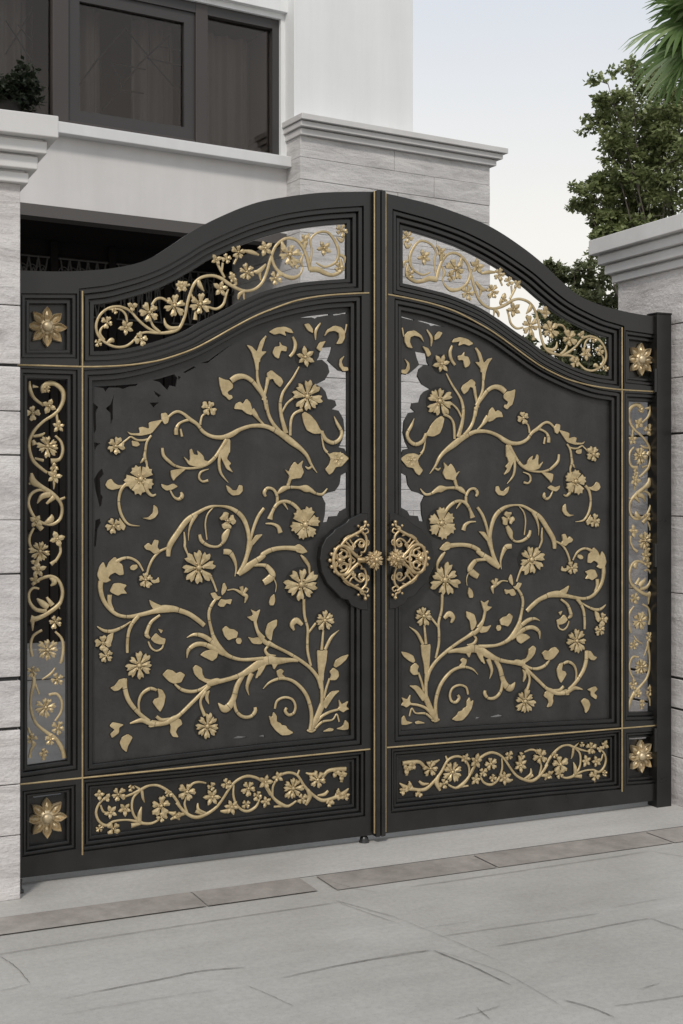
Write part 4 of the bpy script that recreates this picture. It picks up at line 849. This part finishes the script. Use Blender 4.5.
DEP = 1.12                                                # porch depth
b = MB(); hbox(b, LFT, s_p0, -.3, 0, z_hdr, z_led0); b.build('lower_wall', M['plaster'], house)
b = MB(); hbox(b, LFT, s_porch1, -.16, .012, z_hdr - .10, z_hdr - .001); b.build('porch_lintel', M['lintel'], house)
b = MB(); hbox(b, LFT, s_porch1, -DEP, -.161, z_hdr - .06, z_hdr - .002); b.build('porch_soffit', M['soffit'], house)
b = MB(); hbox(b, LFT, s_porch1, -DEP, -DEP + .5, 0, .27); b.build('porch_step', M['court'], house, bevel=.008)
# entrance doors at the back of the porch, wrought-iron lattice over a transom
zt = EYE + (YH - 262) / F * (hs(60)[1] + 1.2)
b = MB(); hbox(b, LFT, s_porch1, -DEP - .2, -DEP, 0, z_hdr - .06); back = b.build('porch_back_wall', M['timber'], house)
xs = LFT + .4
k = 0
mull = [hs(53, -DEP)[0], hs(111, -DEP)[0]]; step = mull[1] - mull[0]
edges = [mull[0] + step * i for i in range(-8, 4)]
for a in edges:
    if a > s_porch1 - .1: continue
    b = MB(); hbox(b, a - .035, a + .035, -DEP, -DEP + .05, .271, z_hdr - .07); b.build('door_mullion', M['soffit'], house)
    c = min(a + step, s_porch1)
    d = MB(); hbox(d, a + .05, c - .05, -DEP, -DEP + .03, .275, zt - .62); hbox(d, a + .16, c - .16, -DEP + .03, -DEP + .045, .45, 1.1); hbox(d, a + .16, c - .16, -DEP + .03, -DEP + .045, 1.3, zt - .80)
    door = d.build('door', M['timber'], house)
    h = MB(); h.tube([(a + .12, DEP - .07, 1.0), (a + .12, DEP - .07, 1.3)], .012, 8); h.build('handle', M['iron'], door)
    l = MB(); z0, z1 = zt - .50, zt + .02; w = c - a - .12; nn = 5
    for i in range(nn):
        x0 = a + .06 + w * i / nn; x1 = a + .06 + w * (i + 1) / nn; xm = (x0 + x1) / 2; yy = DEP - .03
        l.tube([(x0, yy, z0), (xm, yy, (z0 + z1) / 2), (x0, yy, z1)], .010, 6); l.tube([(x1, yy, z0), (xm, yy, (z0 + z1) / 2), (x1, yy, z1)], .010, 6)
        ring = [(xm + .55 * (x1 - x0) * .5 * math.cos(t), yy, (z0 + z1) / 2 + .16 * math.sin(t)) for t in [j * math.pi / 6 for j in range(13)]]
        l.tube(ring, .009, 6)
        cur = [(xm + (.02 + .012 * j) * math.cos(j * .9), yy, z1 - .12 + (.02 + .012 * j) * math.sin(j * .9)) for j in range(8)]
        l.tube(catmull(cur, 3), .007, 6)
    l.tube([(a + .04, DEP - .03, z1), (c - .04, DEP - .03, z1)], .012, 6); l.tube([(a + .04, DEP - .03, z0), (c - .04, DEP - .03, z0)], .012, 6)
    l.build('lattice', M['iron'], house)
# ledge under the window
b = MB(); hbox(b, LFT, s_p0 - .001, -.25, .10, z_led0, z_led1); b.build('window_ledge', M['ledge'], house, bevel=.006)
# upper walls
b = MB(); hbox(b, s_win1, s_p0 + .15, -.3, -.002, z_led1, TOPZ); hbox(b, LFT, s_win1, -.3, -.002, z_win1, TOPZ); b.build('upper_wall', M['white'], house)
b = MB(); hbox(b, LFT, s_p0 + .02, -.002, .05, z_win1 + .05, z_win1 + .30); b.build('fascia', M['white'], house, bevel=.004)
b = MB(); hbox(b, s_p0 - .02, s_up1, -4.0, .18, zc1, TOPZ); b.build('tower', M['white'], house, bevel=.004)
# stone pillar of the house, coursed
core = MB(); hbox(core, s_p0 + .01, s_p1 - .01, -3.9, PO - .01, 0, zc0); core.build('pillar_core', M['joint'], house)
sh = MB(); z = 0.0; cs = []
while z < zc0 - .01:
    c = min(z + random.choice((.14, .17, .20)), zc0)
    if zc0 - c < .09: c = zc0
    cs.append((z, c)); z = c
for i, (a, c) in enumerate(cs):
    cut = s_p0 + (s_p1 - s_p0) * random.uniform(.2, .8)
    for x0, x1 in ((s_p0, cut - .002), (cut + .002, s_p1)):
        o = random.uniform(-.005, .004)
        hbox(sh, x0, x1, -3.92, PO + o, a + .0012, c - .0012)
sh.build('stone_pillar', M['stone_side'], house, bevel=.004)
cp = MB(); hh = zc1 - zc0
for k, (f0, f1, o) in enumerate(((0, .32, .05), (.32, .38, .025), (.38, .66, .10), (.66, .70, .07), (.70, 1.0, .14))):
    hbox(cp, s_p0 - .35 * o, s_p1 + o, -3.95, PO + o * .8, zc0 + hh * f0, zc0 + hh * f1)
cp.build('cornice', M['cap'], house, bevel=.006)
# roof slab, side, back
b = MB(); hbox(b, LFT, s_up1 - .02, -7.5, -.05, TOPZ, TOPZ + .3); b.build('roof', M['ledge'], house)
b = MB(); hbox(b, LFT, s_p1, -7.6, -7.3, 0, TOPZ); hbox(b, LFT, LFT + .3, -7.3, -.31, 0, TOPZ); hbox(b, s_up1 - .35, s_up1 - .03, -7.3, -4.01, 0, TOPZ); b.build('rear_wall', M['white'], house)
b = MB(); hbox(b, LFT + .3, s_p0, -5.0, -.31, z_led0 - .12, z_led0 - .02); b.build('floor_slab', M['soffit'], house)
# the dark window: frame, mullions, three panes with drawn-in reflections, curtains
zw0 = z_led1; WO = -.05
def wpt(px, py): s_, z_ = hs(px, WO); return s_, EYE + (YH - py) / F * z_
win = MB(); m0, m1, m2, m3 = hs(52, WO)[0], hs(68, WO)[0], hs(195, WO)[0], hs(207, WO)[0]
hbox(win, m0, m1, WO - .08, WO + .02, zw0, z_win1); hbox(win, m2, m3, WO - .08, WO + .02, zw0, z_win1)
hbox(win, LFT, m0 - .001, WO - .07, WO + .01, zw0, zw0 + .05); hbox(win, m1 + .001, m2 - .001, WO - .07, WO + .01, zw0, zw0 + .06); hbox(win, m3 + .001, s_win1 - .07, WO - .07, WO + .01, zw0, zw0 + .05)

for q in (-1.9, -3.8, -5.4): hbox(win, m0 + q - .16, m0 + q, WO - .08, WO + .02, zw0 + .051, z_win1 - .091)
wf = win.build('window', M['frame'], house, bevel=.004)
jb = MB(); hbox(jb, s_win1 - .068, s_win1, WO - .07, WO + .012, zw0, z_win1); hbox(jb, LFT, s_win1 - .07, WO - .07, WO + .015, z_win1 - .09, z_win1); jb.build('jamb', M['sash'], wf)
sash = MB(); a0, a1 = m1 + .002, m2 - .002
def rect_frame(bm, x0, x1, z0, z1, w, o0, o1):
    hbox(bm, x0, x1, o0, o1, z0, z0 + w); hbox(bm, x0, x1, o0, o1, z1 - w, z1); hbox(bm, x0, x0 + w, o0, o1, z0 + w, z1 - w); hbox(bm, x1 - w, x1, o0, o1, z0 + w, z1 - w)
rect_frame(sash, a0, a1, zw0 + .061, z_win1 - .091, .10, WO - .05, WO - .005)
sash.build('sash', M['sash'], wf)
ld = MB()  # thin dark strips imitating angular reflections in the panes
def refl_line(px0, py0, px1, py1, w=.008):
    (x0, v0), (x1, v1) = wpt(px0, py0), wpt(px1, py1); ld.tube([(x0, .115, v0), (x1, .102, v1)], w * .9, 5)
for L in ((72, 97, 98, 60), (98, 60, 128, 26), (128, 26, 150, 54), (103, 112, 142, 62), (142, 62, 172, 34), (150, 54, 182, 92), (115, 60, 124, 86), (117, 62, 148, 68), (124, 88, 146, 92), (134, 92, 134, 118), (152, 22, 152, 54), (150, 56, 190, 66), (103, 58, 103, 112), (160, 44, 190, 50), (172, 34, 172, 60), (20, 22, 34, 40), (8, 40, 24, 20), (34, 4, 34, 60), (182, 92, 182, 124)):
    if L[0] > 60: refl_line(*L)
ld.build('reflection_lines', M['sash'], wf)
ld = MB(); refl_line(20, 22, 34, 40); refl_line(34, 4, 34, 60); refl_line(8, 52, 34, 8); refl_line(8, 18, 34, 60); ld.build('reflection_lines', M['sash'], wf)
g = MB(); hbox(g, LFT, s_win1 - .069, WO - .045, WO - .039, zw0 + .02, z_win1 - .02); g.build('pane', M['glass'], wf)
cu = MB()
def drape(x0, x1, z0, z1, y, amp=.035, f=38):
    n = max(int((x1 - x0) / .012), 8); vs = []
    for i in range(n + 1):
        x = x0 + (x1 - x0) * i / n; yy = y + amp * math.sin(x * f) + amp * .5 * math.sin(x * f * 2.3 + 1)
        vs += [(x, yy, z0), (x, yy, z1)]
    cu.add(vs, [(2 * i, 2 * i + 2, 2 * i + 3, 2 * i + 1) for i in range(n)], True)
drape(m3 + .05, s_win1 - .1, zw0, z_win1 - .1, .42); drape(m1 + .05, m1 + .42, zw0, z_win1 - .1, .42); drape(m2 - .45, m2 - .05, zw0, z_win1 - .1, .42); drape(m0 - .5, m0 - .1, zw0, z_win1 - .1, .42); drape(-7, -4.5, zw0, z_win1 - .1, .45)
cu.build('curtain', M['curtain'], wf, fix=False)
rm = MB(); hbox(rm, LFT + .3, s_win1 + .2, -2.4, -2.3, zw0 - .1, z_win1 + .2); hbox(rm, LFT + .3, s_win1 + .2, -2.3, -.31, z_win1 + .01, z_win1 + .1); rm.build('room_wall', M['room'], house)

# ---------------------------------------------------------------- vegetation
def leafy(b, c, rad, n, size, rng, flat=.6):
    for _ in range(n):
        while True:
            q = Vector((rng.uniform(-1, 1), rng.uniform(-1, 1), rng.uniform(-1, 1)))
            if q.length < 1: break
        p = Vector(c) + Vector((q.x * rad, q.y * rad, q.z * rad * flat))
        a = Vector((rng.gauss(0, 1), rng.gauss(0, 1), rng.gauss(-.2, .7))).normalized(); s = size * rng.uniform(.6, 1.3)
        w = a.cross(Vector((rng.gauss(0, .6), rng.gauss(0, .6), 1))).normalized() * s * .34; nrm = a.cross(w).normalized() * s * .10
        b.add([p, p + a * s * .5 + w + nrm, p + a * s, p + a * s * .5 - w + nrm], [(0, 1, 2), (0, 2, 3)])
def tree(name, base, clusters, label, cat, leaf_mat, leaf, seed, trunk_r, n_per, group=None, bend=.15, lean=(0, 0)):
    """trunk with a limb to every foliage cluster; each cluster is many twigs with leaves"""
    rng = random.Random(seed); r = empty(name, base); tag(r, label, cat, group)
    base = Vector(base); tk = MB(); cr = MB()
    cl = [(Vector(c) - base, rad) for c, rad in clusters]
    hmax = max(c.z for c, _ in cl); fork = Vector((lean[0] * .5, lean[1] * .5, hmax * .48))
    tk.tube(catmull([(0, 0, -.1), (lean[0] * .2, lean[1] * .2, hmax * .22), tuple(fork)], 5), [trunk_r * (1 - .045 * i) for i in range(11)], 10)
    for c, rad in cl:
        st = fork * rng.uniform(.72, 1.0); mid = st.lerp(c, .5) + Vector((rng.uniform(-bend, bend), rng.uniform(-bend, bend), bend))
        P = catmull([tuple(st), tuple(mid), tuple(c)], 5); tk.tube(P, [trunk_r * .30 * (1 - .075 * i) for i in range(len(P))], 7)
        nt = int(8 + rad * 16)
        for _ in range(nt):
            d = Vector((rng.gauss(0, 1), rng.gauss(0, 1), rng.gauss(.15, .8))).normalized(); L = rad * rng.uniform(.45, 1.08)
            s0 = Vector(P[rng.randrange(len(P) - 4, len(P))]); e = s0 + Vector((d.x * L, d.y * L, d.z * L * .72)); m = s0.lerp(e, .5) + Vector((0, 0, .06 * L))
            tk.tube(catmull([tuple(s0), tuple(m), tuple(e)], 3), [trunk_r * .12 * (1 - .11 * i) for i in range(7)], 5)
            for q in (.45, .7, .88, 1.0):
                leafy(cr, s0.lerp(e, q) + Vector((0, 0, .03)), rad * .26, n_per, leaf, rng, .7)
    tk.build('trunk', M['bark'], r); cr.build('crown', leaf_mat, r, fix=False)
    return r
Z = 13.5
def C(px, py, rpx, dz=0.0): p = at_depth(px, py, Z + dz); return ((p.x, p.y, p.z), rpx / F * (Z + dz))
bp = at_depth(664, 497, Z); 
tree('broadleaf_tree', (bp.x, bp.y, 0), [C(632, 66, 28), C(608, 84, 28, -.3), C(600, 110, 26), C(612, 112, 26, .4), C(592, 190, 24), C(586, 208, 20, .2), C(600, 178, 22, .3), C(660, 60, 30, .4), C(640, 120, 42, .4), C(675, 95, 45, .2), C(680, 145, 45, -.3), C(655, 150, 30, .5), C(618, 148, 20),
     C(600, 205, 26), C(630, 195, 34, .3), C(665, 205, 40, -.2), C(590, 215, 16), C(640, 225, 34, .4), C(700, 200, 40), C(720, 120, 50), C(735, 170, 45, .4), C(690, 60, 34), C(625, 110, 30, .8), C(655, 85, 34, .6), C(610, 175, 26, .5), C(640, 170, 34, .8), C(615, 215, 30, .8), C(650, 215, 36, .8), C(668, 120, 40, .9), C(670, 175, 36, .9)],
     'tall dark green broadleaf tree rising behind the far stone pillar', 'tree', M['leaf'], .060, 11, .05, 17)
Z = 15.5
bp = at_depth(572, 497, Z)
tree('bushy_tree', (bp.x, bp.y, 0), [C(548, 268, 18, .3), C(562, 285, 24, .5), C(588, 262, 20, .4), C(606, 258, 18, .4), C(553, 262, 16), C(575, 270, 22), C(600, 275, 26), C(590, 295, 26, .3), C(560, 300, 22), C(612, 300, 26), C(580, 325, 28), C(550, 330, 22), C(605, 335, 28), C(535, 345, 18), C(575, 360, 30), C(610, 370, 30), C(625, 340, 28, .5), C(555, 380, 28), C(630, 300, 24, .6), C(590, 400, 30), C(560, 430, 30), C(600, 440, 34), C(650, 330, 30, .6)],
     'lower bushy green tree seen between the gate top and the far pillar', 'tree', M['bush'], .060, 12, .05, 22)
# fan palm at the right edge
Z = 9.6
pb = at_depth(736, 497, Z); crown = at_depth(736, 20, Z)
palm = empty('fan_palm', (pb.x, pb.y, 0)); tag(palm, 'bright green fan palm fronds hanging in at the top right corner', 'palm')
tb = MB(); hgt = crown.z
P = [(0.05 * math.sin(i * .5), 0, hgt * i / 14) for i in range(15)]
tb.tube(P, [.13 - .003 * i + .010 * (i % 2) for i in range(15)], 12); tb.build('trunk', M['bark'], palm)
rng = random.Random(5)
def frond(root, tip_dir, stem, R0, roll, seed):
    rg = random.Random(seed); fb = MB()
    t = Vector(tip_dir).normalized(); side = t.cross(Vector((0, 0, 1))).normalized(); up = side.cross(t).normalized()
    ax = (side * math.cos(roll) + up * math.sin(roll)).normalized(); nm = t.cross(ax).normalized()
    hub = Vector(root) + t * stem + Vector((0, 0, -.05 * stem))
    fb.tube(catmull([tuple(root), tuple(Vector(root).lerp(hub, .5) + Vector((0, 0, .06))), tuple(hub)], 4), .012, 6)
    n = 30
    for k in range(n):
        a = R(-128 + 256 * k / (n - 1)); d = (t * math.cos(a) + ax * math.sin(a)).normalized(); L = R0 * (1 - .22 * abs(a) / 2.2) * rg.uniform(.92, 1.06)
        w = d.cross(nm).normalized(); rows = []
        for j in range(7):
            q = j / 6; wd = R0 * .050 * (1 - abs(q - .45) * 1.1) * (1 if q < .98 else .1); wd = max(wd, .002)
            p = hub + d * L * q + nm * (.05 * q * rg.uniform(.8, 1.2)) + Vector((0, 0, -.30 * R0 * q ** 3))
            rows += [p - w * wd, p + nm * wd * -.5, p + w * wd]
        fb.add(rows, [(3 * j + i, 3 * j + i + 1, 3 * j + i + 4, 3 * j + i + 3) for j in range(6) for i in (0, 1)])
    return fb.build('frond', M['palm'], palm, fix=False)
cr = Vector((0, 0, hgt))
cam_r = Vector((CT, -ST, 0)); cam_f = Vector((ST, CT, 0))
k = 0
for i in range(22):
    a = i * 2.39996; el = rng.uniform(-.45, .95)
    dr = cam_r * math.cos(a) * math.cos(el) + cam_f * math.sin(a) * math.cos(el) + Vector((0, 0, math.sin(el)))
    frond(cr + Vector((0, 0, rng.uniform(-.2, .1))), dr, rng.uniform(.20, .36), rng.uniform(.48, .60), rng.uniform(-.5, .5), 100 + i)
# dark shrub on the balcony ledge at the left
sp = at_depth(6, 100, hs(6, .05)[1]); sz = z_led1
shb = empty('potted_shrub', (sp.x, sp.y, sz)); tag(shb, 'dark bushy plant on the window ledge above the near pillar', 'plant')
pt = MB(); pt.tube([(0, 0, .002), (0, 0, .02), (0, 0, .07), (0, 0, .09)], [.10, .105, .12, .125], 16); pt.build('pot', M['clay'], shb)
rg = random.Random(3); fo = MB(); st = MB()
for i in range(22):
    a = rg.uniform(0, 6.28); L = rg.uniform(.18, .42); e = Vector((math.cos(a) * L * .75, math.sin(a) * L * .45, .06 + rg.uniform(.02, .36)))
    st.tube([(0, 0, .07), tuple(Vector((0, 0, .1)).lerp(e, .5) + Vector((0, 0, .04))), tuple(e)], [.006, .005, .003], 5)
    leafy(fo, e, .10, 46, .06, rg, .8); leafy(fo, e * .7 + Vector((0, 0, .06)), .09, 30, .06, rg, .8)
st.build('stem', M['bark'], shb); fo.build('foliage', M['shrub'], shb, fix=False)

# ---------------------------------------------------------------- sky, sun, camera
w = bpy.data.worlds.new('World'); scene.world = w; w.use_nodes = True
nt = w.node_tree; bg = nt.nodes['Background']
SUN_EL, SUN_AZ = R(46), R(214)                            # azimuth from +y, clockwise: behind the camera, to its left
sk = N(nt, 'ShaderNodeTexSky'); sk.sky_type = 'NISHITA'; sk.sun_disc = False; sk.sun_elevation = SUN_EL; sk.sun_rotation = SUN_AZ
sk.air_density = 1.0; sk.dust_density = 4.0; sk.ozone_density = 1.0
tc = N(nt, 'ShaderNodeTexCoord'); sp_ = N(nt, 'ShaderNodeSeparateXYZ'); nt.links.new(tc.outputs['Generated'], sp_.inputs[0])
cl = ramp(nt, sp_.outputs['Z'], [(0.0, (8.9, 8.35, 7.5)), (.19, (8.7, 8.5, 8.0)), (.34, (6.9, 7.2, 7.65)), (.48, (6.0, 6.5, 7.3))])
nz = noise(nt, tc.outputs['Generated'], 2.2, 5, .55)
veil = ramp(nt, nz, [(.3, (.90,) * 3), (.7, (.97,) * 3)])
cv = mixc(nt, veil, sk.outputs['Color'], cl)
nt.links.new(cv, bg.inputs['Color']); bg.inputs['Strength'].default_value = .112
sl = bpy.data.lights.new('sun', 'SUN'); sl.energy = 1.9; sl.angle = R(9); sl.color = (1, .945, .87)
so = bpy.data.objects.new('sun', sl); COL.objects.link(so)
dirv = Vector((math.sin(SUN_AZ) * math.cos(SUN_EL), math.cos(SUN_AZ) * math.cos(SUN_EL), math.sin(SUN_EL)))
so.rotation_euler = dirv.to_track_quat('Z', 'Y').to_euler(); so.location = dirv * 30
cam = bpy.data.cameras.new('camera'); co = bpy.data.objects.new('camera', cam); COL.objects.link(co)
co.location = (0, -D, EYE); co.rotation_euler = (R(90), 0, -TH)
cam.sensor_fit = 'VERTICAL'; cam.sensor_height = 36; cam.lens = 36 * F / 1024; cam.shift_y = -(512 - YH) / 1024
cam.clip_start = .05; cam.clip_end = 2000
scene.camera = co
vs = scene.view_settings; vs.view_transform = 'Standard'; vs.look = 'None'; vs.exposure = 0.0; vs.gamma = 1.0; vs.use_curve_mapping = False
scene.render.engine = 'CYCLES'; scene.cycles.use_denoising = True; scene.cycles.max_bounces = 8
